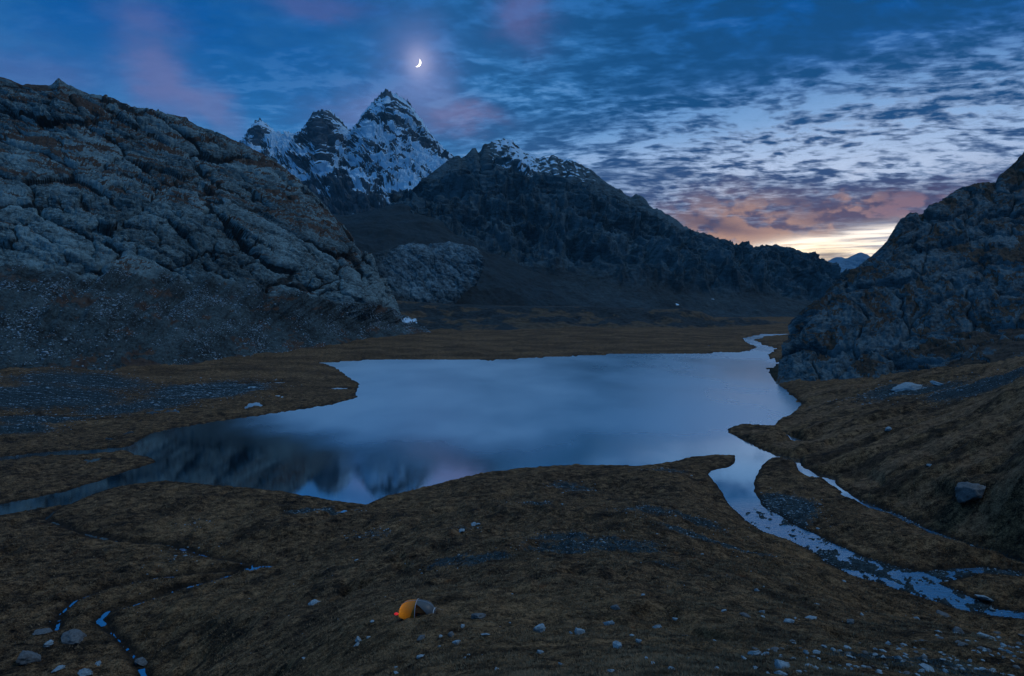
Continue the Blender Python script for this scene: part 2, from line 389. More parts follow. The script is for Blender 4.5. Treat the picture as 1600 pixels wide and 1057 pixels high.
CW = np.vstack([CW, [[0, 18, 50], [-30, 22, 38], [30, 22, 47], [0, 5, 57], [-10, 6, 54], [10, 6, 56], [-900, 2600, 6], [0, 2600, 6], [900, 2600, 6], [-1500, 900, 30], [1500, 900, 40], [-60, 42, 18], [-34, 42, 25], [-60, 70, 7], [-40, 70, 12], [-90, 70, 4], [-90, 45, 8], [-130, 110, 3], [-75, 110, 2], [50, 42, 36]]])
def _q(x, y):
    y = np.maximum(y, 4.0); return np.clip(x/y, -1.6, 1.6)*2.0, np.log(y)
def _phi(r2): return np.where(r2 > 1e-12, r2*np.log(r2+1e-12), 0)
qa, qb = _q(CW[:, 0], CW[:, 1]); nC = len(qa)
K = _phi((qa[:, None]-qa)**2+(qb[:, None]-qb)**2)+np.eye(nC)*.004
Pm = np.stack([np.ones(nC), qa, qb], 1)
SOL = np.linalg.solve(np.block([[K, Pm], [Pm.T, np.zeros((3, 3))]]), np.concatenate([CW[:, 2], np.zeros(3)]))
def tps(x, y):
    a, b = _q(x.astype(float), np.minimum(y, 2600).astype(float)); o = SOL[nC]+SOL[nC+1]*a+SOL[nC+2]*b
    for i in range(nC): o = o+SOL[i]*_phi((a-qa[i])**2+(b-qb[i])**2)
    return o
def ground_fields(x, y, detail=True):
    rr = np.hypot(x, y)
    sd = water_sd(x, y)
    wob = fbm(x/9, y/9, x*0, 4, .55, 3)*2.2*np.clip(rr/260, .35, 3.0)
    wob = wob*(1-.38*sstep(-x, 25, 45)*sstep(182-y, 0, 14))
    sd = sd+wob*np.clip(np.abs(sd)/2.0+.45, 0, 1)*.8
    z = np.maximum(tps(x, y), .35)
    und = fbm(x/34, y/34, x*0+4, 4, .5, 11)*2.4*np.clip(sd/30, 0, 1)*np.clip(rr/90, .4, 1.4)
    z = np.maximum(z+und, .3)
    z = np.minimum(z, np.where(y < 34, 56.0-.48*np.clip(y, 0, 34), 1e9))
    cut = sstep(-x, 25, 45)*sstep(182-y, 0, 14)                 # brooks on the left run in deep peat cuts
    bank = .42*sstep(sd, 0, 1.1)+cut*.30*sstep(sd, .1, 2.2)
    land = bank+sstep(sd, .5, 16)*np.maximum(z-.42, 0)+.15*np.clip(sd/3, 0, 1)
    z0 = land
    if detail:
        hum = fbm(x/3.4, y/5.5, x*0, 3, .5, 21); hum2 = fbm(x/.9, y/1.1, x*0, 3, .55, 23)
        amp = np.clip(sd/2, 0, 1)
        z0 = z0+amp*(np.clip(hum, -.5, .6)*.42*np.clip(rr/70, .6, 1.8)+hum2*.17)
        # terraces across the right-hand slope
        ter = sstep(x, 75, 130)*sstep(y, 120, 170)*sstep(500-y, 0, 160)
        z0 = z0+ter*amp*(np.abs(perlin(x/70, (y-.25*x)/13, x*0, 31))*5.0+np.abs(perlin(x/30, (y-.18*x)/5.5, x*0, 33))*2.2)
        # peat hags and sunken hollows
        hag = fbm(x/15, y/24, x*0+9, 3, .5, 41)
        z0 = z0-amp*sstep(hag, .34, .52)*1.1*sstep(sd, 3, 10)
        rush = sstep(x, 30, 60)*sstep(192-y, 0, 14)              # stony rapids of the outflow
        f1, f2, r, _ = worley(x/1.3, y/1.9, x*0, 51)
        bar = fbm(x/9, y/14, x*0, 3, .5, 57)
        rip = fbm(x/2.6, y/4.2, x*0, 4, .62, 58)
        cov = sstep(176-y, 0, 26)*.17
        bed = -.30+rush*(.13+bar*.34+rip*.62+cov+(_u(r)**1.2)*.34*sstep(.45-f1, 0, .3))
        bed = bed+sstep(-x, 25, 45)*sstep(182-y, 0, 14)*np.clip(.30+fbm(x/2.2, y/5, x*0, 4, .6, 59)*.9, 0, .42)
        mar = sstep(-x, 60, 110)*sstep(y, 360, 420)*sstep(-fbm(x/14, y/40, x*0, 3, .5, 61), -.12, .1)*sstep(7+sd, 0, 5)
        bed = bed+mar*.0
    else: bed = -.3
    zz = np.where(sd > 0, z0, np.maximum(bed*sstep(-sd, -.0, 1.2), -1.2))
    return zz, sd
def hit_ground(px, py, lo=25, hi=1500):
    x, dy, dz = (float(v) for v in raydir(px, py))
    Y = np.geomspace(lo, hi, 500); tt = Y/dy
    zz, _ = ground_fields(x*tt, Y, False); g = CH+dz*tt-zz
    i = int(np.argmax(g < 0)); f = g[i-1]/(g[i-1]-g[i]+1e-9); Yh = Y[i-1]+(Y[i]-Y[i-1])*f
    X = x*Yh/dy
    zf, _ = ground_fields(np.array([X]), np.array([Yh]), True)
    return X, Yh, float(zf[0])

# ------------------------------------------------------------------ ground sheet
def ground_mat():
    m, t, b, co = newmat('autumn_grass')
    n1 = noise(t, co, .05, 5, .6); n2 = noise(t, vscale(t, co, (1, 1.3, 1)), .45, 6, .68); n3 = noise(t, co, 2.6, 5, .7); n4 = noise(t, vscale(t, co, (1, .7, 1)), 7.0, 3, .7)
    f = ((n1-.5)*1.2+(n2-.5)*1.8+(n3-.5)*1.8+(n4-.5)*1.3+.46).sat()
    c = mix(t, f, (.018, .013, .009), (.37, .225, .115))
    straw = noise(t, co, .021, 4, .6); c = mix(t, straw.ss(.48, .68)*.55, c, (.37, .225, .11))
    heath = noise(t, co, .13, 5, .65); c = mix(t, heath.ss(.52, .64)*.75, c, (.022, .019, .014))
    russet = noise(t, co, .37, 3, .5); c = mix(t, russet.ss(.66, .74)*.6, c, (.22, .09, .035))
    fb = noise(t, vscale(t, co, (.35, 1, 1)), .035, 5, .65); far = attr(t, 'far'); c = mix(t, far*.6, c, mix(t, fb.ss(.38, .62), (.12, .075, .042), (.36, .22, .115)))
    strip = attr(t, 'strip'); c = mix(t, (strip+(n3-.5)*.5).ss(.35, .75)*.7, c, (.34, .21, .12)); c = mix(t, ((strip*-1.0)+(n3-.5)*.5).ss(.15, .5)*.6, c, (.025, .022, .018))
    g = attr(t, 'gravel'); gv = noise(t, co, 3.2, 5, .7); gs = voro(t, co, 2.2)
    gc = mix(t, ((gv-.5)*2.2+.5).sat(), (.014, .028, .034), (.095, .155, .18))
    c = mix(t, (g+(noise(t, co, .8, 6, .72)-.5)*1.4).ss(.34, .60), c, gc)
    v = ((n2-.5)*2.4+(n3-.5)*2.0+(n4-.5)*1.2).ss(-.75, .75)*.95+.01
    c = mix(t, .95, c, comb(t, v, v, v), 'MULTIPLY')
    wet = attr(t, 'wet'); c = mix(t, wet*.9, c, (.014, .012, .010))
    t.links.new(c.k, b.inputs['Base Color']); b.inputs['Roughness'].default_value = .95
    b.inputs['Specular IOR Level'].default_value = .12
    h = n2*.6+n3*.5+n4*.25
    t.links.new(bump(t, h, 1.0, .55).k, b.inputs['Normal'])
    return m
tn = np.concatenate([-np.tan(np.radians(np.linspace(84, 42, 26, endpoint=False))), np.linspace(-.9, .9, 1500)[1:-1], np.tan(np.radians(np.linspace(42, 84, 26)))])
ang = np.arctan(tn); ang = np.concatenate([np.linspace(-math.pi, ang[0], 20, endpoint=False), ang, np.linspace(ang[-1], math.pi, 21)[1:]])
rad = np.concatenate([np.linspace(1.5, 26, 18, endpoint=False), 1/np.linspace(1/26, 1/1500, 1050), np.geomspace(1600, 6200, 24)])
A_, R_ = np.meshgrid(ang, rad)
sec = np.where(np.abs(A_) < 1.0, 1/np.cos(np.clip(A_, -1, 1)), 1/math.cos(1.0))
GX, GY = np.sin(A_)*R_*sec, np.cos(A_)*R_*sec
GZ, SD = ground_fields(GX, GY)
grav = np.zeros_like(GX)
def patch(px, py, sx, sy, a=1.0, tilt=0.0):     # gravel lies in patches of these centres and half sizes (m)
    global grav
    X, Y, _ = hit_ground(px, py); e0 = Y/FOC
    c, s = math.cos(tilt), math.sin(tilt); u = (GX-X); v = (GY-Y)
    uu = (u*c+v*s)/(sx*e0*1.2); vv = (v*c-u*s)/(sy*e0*Y/38.0)
    grav = np.maximum(grav, a*np.exp(-(uu*uu+vv*vv)**1.3))
for a in ((925,852,95,20,1.0),(1000,858,35,8,.8),(870,838,60,10,.7),(760,872,45,12,.75),(700,878,40,10,.6),(1090,838,60,7,.85,-.3),(1160,860,50,5,.75,-.25),(1010,795,45,10,.6),(1085,812,60,8,.6),
          (890,762,40,7,.6),(840,786,30,8,.6),(1040,735,40,5,.6),(720,825,25,6,.5),(1040,882,40,7,.5),(580,835,40,8,.45),(500,797,50,4,.9),(330,610,75,10,1.0),(250,630,60,9,.7),(60,620,120,10,.95),
          (60,655,70,7,.8),(20,668,60,7,.8),(180,640,60,8,.7),(130,595,120,8,.7),(1470,1035,180,16,.95),(1570,1005,90,16,.95),(1500,1050,160,14,1.0),(1290,1050,90,8,.5),(1225,790,40,16,1.0),(1215,815,40,12,1.0),
          (1137,762,12,8,1),(1420,615,90,8,.7),(1530,605,80,10,.8),(1120,900,60,8,.35),(300,820,30,8,.35),(280,868,55,14,.35)):
    patch(*a)
grav = grav*sstep(SD, -.3, .5)+(SD < .1)*.95*sstep(GX, 20, 50)*sstep(200-GY, 0, 10)
wet = np.clip(1-np.abs(SD)/1.6, 0, 1)*(SD > -3)
far = sstep(GY, 330, 520)*sstep(SD, 1, 8)
GM = ground_mat()
ter_ = sstep(GX, 70, 120)*sstep(GY, 120, 160)*sstep(520-GY, 0, 160)*sstep(SD, 1, 4)
strip = ter_*(fbm(GX/70, (GY-.22*GX)/11, GX*0, 4, .55, 31)*2.2+.30)
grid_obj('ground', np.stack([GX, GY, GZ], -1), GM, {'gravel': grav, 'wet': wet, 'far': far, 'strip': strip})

# ------------------------------------------------------------------ water
def water_mat():
    m, t, b, co = newmat('lake_water')
    x, y, z = sepx(t, co)
    drift = noise(t, vscale(t, co, (1, .55, 1)), .012, 4, .55)
    y2 = y+(drift-.5)*120.0-(x*-1.0-60.0).op('MAXIMUM', 0.0)*.75
    calm = y2.ss(308, 205)
    wind = calm.inv()
    fine_ = noise(t, vscale(t, co, (.5, 1.0, 1), R(12)), 1.6, 4, .65)
    long_ = noise(t, vscale(t, co, (.10, .5, 1), R(8)), .9, 3, .6)
    h = fine_*.6+long_*.5
    rush = x.ss(40, 75)*y.ss(200, 180)
    bn = bump(t, h, wind*(.17-x.ss(-60, 140)*.11)*(y.ss(650, 260)*.65+.35)+.008+rush*.30, .5)
    t.links.new(bn.k, b.inputs['Normal'])
    r = (wind*(drift.ss(.3, .7)*.10+.32-x.ss(-30, 150)*.15)+.035)*(1.0-rush*.3)+rush*.09
    t.links.new(r.k, b.inputs['Roughness'])
    gl = t.nodes.new('ShaderNodeBsdfGlossy'); gl.inputs[0].default_value = (.88, .97, 1.0, 1)
    t.links.new(r.k, gl.inputs['Roughness']); t.links.new(bn.k, gl.inputs['Normal'])
    mx = t.nodes.new('ShaderNodeMixShader'); t.links.new((wind*.56+.42).k, mx.inputs[0])
    t.links.new(b.outputs[0], mx.inputs[1]); t.links.new(gl.outputs[0], mx.inputs[2])
    t.links.new(mx.outputs[0], t.nodes['Material Output'].inputs[0])
    b.inputs['Base Color'].default_value = (.010, .022, .034, 1)
    b.inputs['IOR'].default_value = 2.3; b.inputs['Specular IOR Level'].default_value = 1.0
    return m
WM = water_mat()
def sheet(name, x0, x1, y0, y1, nx, ny):
    X, Y = np.meshgrid(np.linspace(x0, x1, nx), np.linspace(y0, y1, ny))
    return grid_obj(name, np.stack([X, Y, X*0], -1), WM)
lake = sheet('lake', -420, 620, 188, 1150, 60, 60)
st1 = sheet('stream', 0, 260, 96, 188, 20, 12)
st2 = sheet('meadow_stream', -260, 0, 60, 188, 20, 12)
st2.name = 'stream'

# ------------------------------------------------------------------ rocky hill on the left, with its talus apron
rows = [
 [(-260,700,330),(0,640,395),(160,612,440),(300,590,520),(400,576,590),(500,562,700),(600,540,850),(680,528,960)],
 [(-260,650,350),(0,600,430),(160,585,480),(300,572,560),(400,560,640),(500,545,740),(600,528,880),(672,518,1010)],
 [(-260,500,470),(0,470,520),(160,482,560),(300,500,640),(400,505,720),(500,508,790),(580,506,900),(650,508,1040)],
 [(-260,400,560),(0,415,590),(110,432,610),(180,418,650),(260,430,690),(340,440,725),(420,455,765),(500,462,820),(570,472,885),(600,474,950),(625,490,1060)],
 [(-260,300,660),(0,310,690),(120,330,705),(240,330,760),(340,340,810),(420,365,850),(480,385,880),(540,410,925),(585,428,985),(608,462,1080)],
 [(-260,170,820),(0,200,840),(120,215,860),(240,250,900),(340,268,950),(420,305,960),(480,340,970),(530,370,1000),(575,410,1040),(600,450,1100)],
 [(-260,80,960),(-60,108,960),(0,120,950),(35,130,960),(78,133,970),(92,125,975),(105,133,985),(140,150,1000),(180,157,1010),(205,168,1020),(255,178,1050),(290,186,1070),(308,200,1080),(345,212,1100),
  (375,226,1130),(400,236,1130),(425,250,1120),(450,268,1110),(480,296,1100),(510,328,1090),(530,352,1085),(555,385,1085),(578,415,1090),(592,434,1100),(598,446,1110)],
 [(-260,140,1300),(0,180,1300),(200,230,1350),(400,330,1420),(520,440,1380),(592,500,1330)],
 [(-260,600,1500),(0,600,1500),(300,600,1550),(500,600,1500),(590,600,1450)]]
S, V, U, n = loft(rows, 980, [14, 70, 60, 90, 110, 110, 16, 8])
x, y, z = xyz(S)
cliff = sstep(V+.28*fbm(U*14, V*.4, V*0, 4, .55, 4), 2.86, 3.06); tal = 1-cliff
wx, wy, wz = fbm(x/70, y/70, z/70, 3, .5, 5)*12, fbm(x/70+9, y/70, z/70, 3, .5, 6)*12, fbm(x/50, y/50+7, z/50, 3, .5, 7)*7
s1 = x*.80-z*.55; s2 = y; s3 = z*.9+x*.35                   # joints dip down to the right
a1, e1, i1 = slabs((s1+wx)/125, (s2+wy)/90, (s3+wz)/46, 1)
a2, e2, i2 = slabs((s1+wx)/50, (s2+wy)/40, (s3+wz)/17, 2)
a3, e3, i3 = slabs((s1+wx*.4)/17, (s2+wy*.4)/15, (s3+wz*.4)/6.2, 3)
a4, e4, i4 = slabs((s1+wx*.2)/4.6, s2/4.6, (s3+wz*.2)/2.9, 4)
ff = fbm(x/5, y/5, z/3.2, 4, .6, 8)
gul = fbm(U*38-V*3.0, V*1.3, x*0, 4, .55, 12)
tn_ = fbm(x/26, y/26, z/26, 5, .55, 13); tf = fbm(x/3, y/3, z/3, 4, .7, 14)
band0 = fbm(x/90, y/90, z/40, 3, .5, 29)
w5 = worley(x/3.4, y/3.4, z/3.4, 15); blocks = np.clip(.5-w5[0], 0, 1)*(_u(w5[2]) > .55)
upper = sstep(V+band0*.5, 3.75, 4.9)
sm = sstep(fbm(x/120, y/120, z/90, 3, .5, 17), -.25, .25)    # some faces are smooth and whole, some broken up
stri = fbm((x*.45-z*.9)/60, y/30, (x*.9+z*.45)/3.4, 4, .6, 18)
dc = (a1-.5)*9+(a2-.5)*(2.6+4.0*sm)+(a3-.5)*(1.2+2.0*sm)+(a4-.5)*(.3+.7*sm)+ff*1.1+stri*1.6-(1-sstep(e2, .0, .05))*2.6*(.3+.7*sm)-(1-sstep(e1, 0, .035))*4-(1-sstep(e3, 0, .08))*.9*sm
fanr = fbm(U*30-V*2.2, V*.5, x*0, 3, .5, 33, True)
dt = gul*3.0+tn_*2.0+tf*.5+blocks*3.0+fanr*5.0*sstep(V, 1.0, 2.4)
edge = 1-.72*np.exp(-((V-6)/.22)**2)
flat = sstep(V, .8, 1.3)
d = (dc*cliff+dt*tal*flat)*edge
S2 = S+n*d[..., None]
sl_ = slope_of(S2)
band = fbm(x/60, y/60, (z+x*.22)/9, 5, .55, 20)
graw = band*1.3+(sl_-.62)*1.6+(1-sstep(e2, .02, .16))*.30+(1-sstep(e1, 0, .09))*.35+fbm(x/9, y/9, z/6, 3, .6, 27)*.35
g = cover(graw, .16+.44*upper)
gt = cover(fbm(x/42, y/42, z/12, 5, .6, 22)+fbm(x/7, y/7, z/7, 3, .6, 24)*.4, .07+.60*sstep(1.45-V, 0, .8))
g = g*cliff+gt*tal
crack_dark = cliff*np.maximum((1-sstep(e2, .005, .05))*(.3+.6*sm), 1-sstep(e1, .005, .035))  # mask that darkens the joints of the larger slabs
LM = rock_mat('gneiss', (.020, .036, .042), (.21, .33, .36))
grid_obj('rocky_hill', S2, LM, {'grass': g+tal*sstep(-fanr, -.55, -.25)*.10, 'talus': tal, 'tone': i1*.5+i2*.5, 'snow': patch_snow(S2, 638, 501, 13, 5), 'crack_dark': crack_dark})
TAL = (S2.copy(), tal.copy(), V.copy())

# ------------------------------------------------------------------ hill on the right
rows = [
 [(1195,640,395),(1270,640,340),(1340,650,330),(1500,650,300),(1700,660,260),(1850,660,250)],
 [(1216,588,480),(1268,604,435),(1325,616,415),(1420,600,400),(1600,570,350),(1850,520,330)],
 [(1222,560,500),(1270,560,480),(1330,560,465),(1420,545,455),(1600,510,430),(1850,440,400)],
 [(1224,538,520),(1275,505,520),(1340,480,520),(1430,470,510),(1600,430,490),(1850,330,470)],
 [(1232,520,545),(1290,475,560),(1360,425,580),(1440,385,590),(1600,340,590),(1850,240,560)],
 [(1238,512,570),(1262,488,590),(1285,468,610),(1310,444,620),(1340,420,635),(1370,397,650),(1385,385,650),(1400,366,655),(1412,346,660),(1425,338,665),(1442,337,670),(1462,322,680),(1478,314,685),(1494,303,690),(1512,297,695),
  (1524,292,700),(1543,289,700),(1560,290,700),(1566,276,700),(1580,266,705),(1592,258,710),(1600,243,715),(1612,232,720),(1650,200,730),(1850,100,760)],
 [(1260,560,800),(1400,440,850),(1600,330,880),(1850,200,900)],
 [(1280,640,950),(1600,640,950),(1850,640,950)]]
S, V, U, n = loft(rows, 620, [12, 60, 70, 90, 100, 16, 8])
x, y, z = xyz(S)
wx, wy, wz = fbm(x/50, y/50, z/50, 3, .5, 65)*16, fbm(x/50+9, y/50, z/50, 3, .5, 66)*16, fbm(x/40, y/40+7, z/40, 3, .5, 67)*9
s1 = x*.62+z*.78; s3 = z*.62-x*.78                          # slabs rise to the right
a1, e1, i1 = slabs((s1+wx)/95, (y+wy)/50, (s3+wz)/22, 71)
a2, e2, i2 = slabs((s1+wx)/34, (y+wy)/20, (s3+wz)/7.5, 72)
a3, e3, i3 = slabs((s1+wx*.4)/12, (y+wy*.4)/9, (s3+wz*.4)/3.0, 73)
ff = fbm(x/3, y/3, z/2, 4, .6, 78)
foot = sstep(V, .8, 1.2); rocky = foot*(1-.55*sstep(U, .35, .6)*sstep(2.6-V, 0, 1.0))
edge = 1-.7*np.exp(-((V-5)/.2)**2)
rib = fbm((s1+wx)/80, (y+wy)/30, (s3+wz)/10, 5, .6, 81, True); rb2 = fbm(s1/14, y/9, s3/2.6, 4, .6, 82)
d = ((a1-.5)*5+(a2-.5)*1.2+rib*3.8+rb2*1.6+ff*.8-(1-sstep(e1, 0, .05))*3.0)*rocky*edge
S2 = S+n*d[..., None]
sl_ = slope_of(S2)
band = fbm((s1+wx)/60, (y+wy)/40, (s3+wz)/9, 5, .58, 80)
g = cover(band*1.5+(sl_-.6)*1.4+(1-sstep(e2, .02, .15))*.25, .34+.24*sstep(U, .35, .7)+.25*sstep(2.4-V, -.4, .6)*sstep(U, .2, .5)+.15*sstep(V, 4.2, 5)-.2*(1-sstep(U, .1, .35))*sstep(2.8-V, 0, 1))
RM = rock_mat('dark_gneiss', (.014, .028, .035), (.11, .175, .205), (.062, .045, .030))
right_hill = grid_obj('rocky_hill', S2, RM, {'grass': g, 'talus': rocky*0, 'tone': i2*.5+i3*.5, 'snow': x*0})

# ------------------------------------------------------------------ grassy moraine beyond the meadow
rows = [
 [(500,560,900),(700,545,1000),(900,540,1020),(1060,535,1080),(1150,528,1180),(1240,520,1350)],
 [(540,522,1040),(700,513,1130),(840,511,1120),(960,512,1150),(1060,514,1180),(1120,513,1240),(1240,508,1400)],
 [(560,500,1120),(700,495,1200),(840,495,1210),(960,496,1230),(1060,500,1250),(1120,505,1290),(1240,508,1450)],
 [(560,474,1240),(620,470,1260),(700,476,1290),(790,478,1300),(860,479,1300),(960,480,1310),(1040,484,1310),(1068,483,1310),(1096,488,1320),(1120,498,1340),(1150,497,1400),(1180,497,1440),(1215,503,1480),(1250,506,1500)],
 [(560,560,1420),(900,560,1460),(1250,560,1600)]]
S, V, U, n = loft(rows, 900, [10, 36, 44, 14])
x, y, z = xyz(S)
d = (fbm(x/45, y/45, z/30, 5, .5, 90)*6+fbm(x/9, y/9, z/9, 4, .55, 91)*1.2)*sstep(V, .8, 1.2)*(1-.75*np.exp(-((V-3)/.25)**2))
S2 = S+n*d[..., None]
g = .34+fbm(x/60, y/60, z/20, 5, .6, 92)*1.3+.6*np.exp(-((V-3)/.10)**2)+sstep(1.5-V, 0, .6)*.5+sstep(U, .75, .9)*.3-.1
MM = rock_mat('moraine_rubble', (.010, .018, .022), (.05, .075, .085), (.11, .078, .045), sc_=.6)
grid_obj('moraine', S2, MM, {'grass': g, 'talus': x*0+.6, 'tone': x*0+.5, 'snow': np.maximum(patch_snow(S2, 641, 501, 14, 5), patch_snow(S2, 634, 497, 8, 3))})

# ------------------------------------------------------------------ scree slope and the pale ice-polished knob below the peaks
rows = [
 [(440,560,1250),(600,540,1290),(760,530,1350),(900,530,1500)],
 [(480,440,1400),(600,470,1400),(700,480,1450),(800,486,1560),(900,490,1600)],
 [(480,380,1600),(560,400,1600),(640,405,1620),(740,425,1650),(880,470,1750)],
 [(470,345,1900),(545,352,1920),(600,345,1950),(660,355,1960),(720,385,1900),(860,440,1950)],
 [(440,320,2300),(530,341,2350),(580,333,2380),(625,318,2400),(680,340,2300),(740,390,2150),(860,430,2150)],
 [(440,420,2700),(640,420,2800),(860,480,2600)]]
S, V, U, n = loft(rows, 420, [10, 50, 60, 60, 12])
x, y, z = xyz(S)
d = (fbm(x/120, y/120, z/80, 5, .5, 95)*16+fbm(x/14, y/14, z/14, 4, .6, 96)*1.6)*sstep(V, .6, 1.2)*(1-.6*np.exp(-((V-4)/.25)**2))
SM = rock_mat('scree_rubble', (.008, .022, .030), (.032, .075, .10), (.075, .05, .03), sc_=.4)
grid_obj('scree_slope', S+n*d[..., None], SM, {'grass': x*0-.1, 'talus': x*0+.8, 'tone': x*0+.5, 'snow': x*0})
rows = [
 [(560,505,1290),(620,500,1300),(665,498,1320),(700,495,1340)],
 [(572,470,1330),(620,474,1330),(680,478,1350),(718,466,1370)],
 [(580,432,1380),(625,438,1390),(690,438,1400),(748,438,1420)],
 [(585,408,1430),(625,398,1440),(690,400,1450),(757,412,1450)],
 [(590,398,1490),(612,388,1500),(640,380,1510),(668,384,1520),(700,379,1520),(728,383,1510),(744,388,1500),(753,397,1480)],
 [(600,470,1650),(740,470,1650)]]
S, V, U, n = loft(rows, 330, [12, 50, 50, 34, 10])
x, y, z = xyz(S)
a1, e1, i1 = slabs((x*.7-z*.7)/48, y/60, (z*.7+x*.7)/24, 101); a2, e2, i2 = slabs((x*.7-z*.7)/17, y/18, (z*.7+x*.7)/8, 102)
nn = fbm(x/10, y/10, z/10, 4, .6, 104)
rb = fbm((x*.7-z*.7)/40, y/40, (z*.7+x*.7)/7, 5, .62, 105)
d = ((a1-.5)*4+(a2-.5)*1.6+nn*2.2+rb*1.2)*sstep(V, .5, 1.2)
KM = rock_mat('pale_slabs', (.018, .036, .046), (.17, .27, .32), sc_=.5, bdist=1.0)
grid_obj('rock_knoll', S+n*d[..., None], KM, {'grass': (1-sstep(e2, .02, .12))*.3-.05+nn*.2, 'talus': 1-np.clip(sstep(U+.12*fbm(x/40, y/40, z/30, 4, .6, 106), .02, .30)*sstep(1-U+.06*fbm(x/25, y/40, z/25, 4, .6, 107), .0, .10)*sstep(V+.5*fbm(x/40, y/40, z/30, 4, .6, 108), .9, 1.9)*1.25, 0, 1), 'tone': i2, 'snow': x*0})

# ------------------------------------------------------------------ dark craggy mountain
ridge = [(600,300),(622,322),(640,325),(655,292),(672,275),(690,262),(706,250),(714,245),(719,250),(728,247),(737,238),(741,233),(745,243),(752,236),(757,226),(764,226),(772,221),(781,221),(787,217),(793,221),(798,221),(803,226),(815,236),
 (828,243),(842,250),(850,247),(858,249),(864,245),(870,250),(880,253),(890,251),(898,256),(910,263),(923,270),(934,280),(950,290),(965,298),(975,306),(985,312),(994,307),(1004,310),(1014,322),(1030,331),(1050,343),(1070,357),
 (1085,366),(1093,366),(1102,378),(1115,388),(1130,391),(1145,388),(1162,386),(1172,391),(1185,391),(1196,387),(1206,387),(1216,394),(1224,403),(1234,402),(1248,399),(1262,404),(1274,411),(1284,419),(1296,422),(1305,428),(1313,437),(1330,470),(1380,500)]
rY = lambda px: np.interp(px, [600, 700, 790, 900, 1000, 1130, 1210, 1313, 1380], [2500, 2650, 2850, 2800, 2700, 2650, 2600, 2500, 2450])
rows = [
 [(660,560,1500),(900,560,1550),(1100,560,1700),(1400,560,1800)],
 [(640,500,1600),(760,496,1620),(900,494,1650),(1100,500,1800),(1250,508,1850),(1400,508,1900)],
 [(632,450,1800),(740,452,1800),(850,452,1850),(980,470,1880),(1120,484,1960),(1260,490,2000),(1400,500,2050)],
 [(630,400,2050),(700,392,2100),(760,400,2080),(830,420,2060),(930,425,2080),(1050,446,2120),(1150,455,2150),(1280,470,2180),(1390,496,2200)],
 [(615,350,2300),(690,330,2350),(760,335,2400),(850,345,2380),(950,375,2360),(1060,412,2350),(1160,425,2350),(1280,445,2330),(1385,490,2300)],
 [(a, b, float(rY(a))) for a, b in ridge],
 [(640,340,3100),(790,300,3300),(1000,380,3200),(1200,450,3100),(1380,520,2900)],
 [(640,560,3600),(1000,560,3600),(1380,560,3400)]]
S, V, U, n = loft(rows, 1250, [8, 40, 60, 80, 130, 20, 8], 5)
x, y, z = xyz(S)
wu = fbm(x/160, y/160, z/160, 4, .5, 110)
r1 = fbm(x/170+wu*.8, y/170, z/520+U, 5, .52, 111, True); r2 = fbm(x/42+wu*1.5, y/60, z/140, 5, .55, 112, True)
a1, e1, i1 = slabs(x/40+wu, y/50, z/110, 113); a2, e2, i2 = slabs(x/14+wu, y/18, z/34, 114)
crag = sstep(V+.35*fbm(U*9, V*.6, x*0, 4, .5, 116), 2.7, 3.25)
fan = fbm(U*24+V*.8, V*.8, x*0, 4, .5, 117)
edge = .12+.88*sstep(np.abs(V-5), 0, .75)
fl = sstep(V, .7, 1.3)
d = crag*(r1*95+r2*15+(a1-.5)*6)+(1-crag)*(fan*8+r1*3+fbm(x/16, y/16, z/16, 4, .6, 118)*2.2)
d = d*edge*fl
S2 = S+n*d[..., None]
S2[..., 2] += np.exp(-((V-5)/.035)**2)*np.clip(fbm(U*190, U*0, x*0, 4, .6, 119), -.2, 1)*5*(1-.6*sstep(U, .5, .65))*(1-sstep(U, .9, 1))
sl_ = slope_of(S2)
X0 = 600+U*780
peak = np.exp(-((X0-805)/42.)**2)*sstep(V, 4.4, 4.7)*1.1+np.exp(-((X0-895)/48.)**2)*sstep(V, 4.5, 4.8)*.55
snow = peak+(fbm(x/22, y/22, z/16, 5, .6, 120))*1.3*np.clip(peak*2, 0, 1)-.1+(sl_-.5)*.7*np.clip(peak*2, 0, 1)-.35
sp = lambda px, vv, su, sv: np.exp(-((X0-px)/su)**2-((V-vv)/sv)**2)
snow = np.maximum(snow, sp(1033, 2.05, 5, .12)+sp(1092, 2.55, 5, .03)+fbm(x/15, y/15, z/15, 3, .6, 121)*.4-.3)
DM = rock_mat('dark_schist', (.008, .022, .030), (.085, .155, .19), sc_=.22, bdist=3.0)
grid_obj('dark_mountain', S2, DM, {'grass': x*0-.2, 'talus': (1-crag)*.85, 'tone': i1*.6+i2*.4, 'snow': snow}, smooth=True)

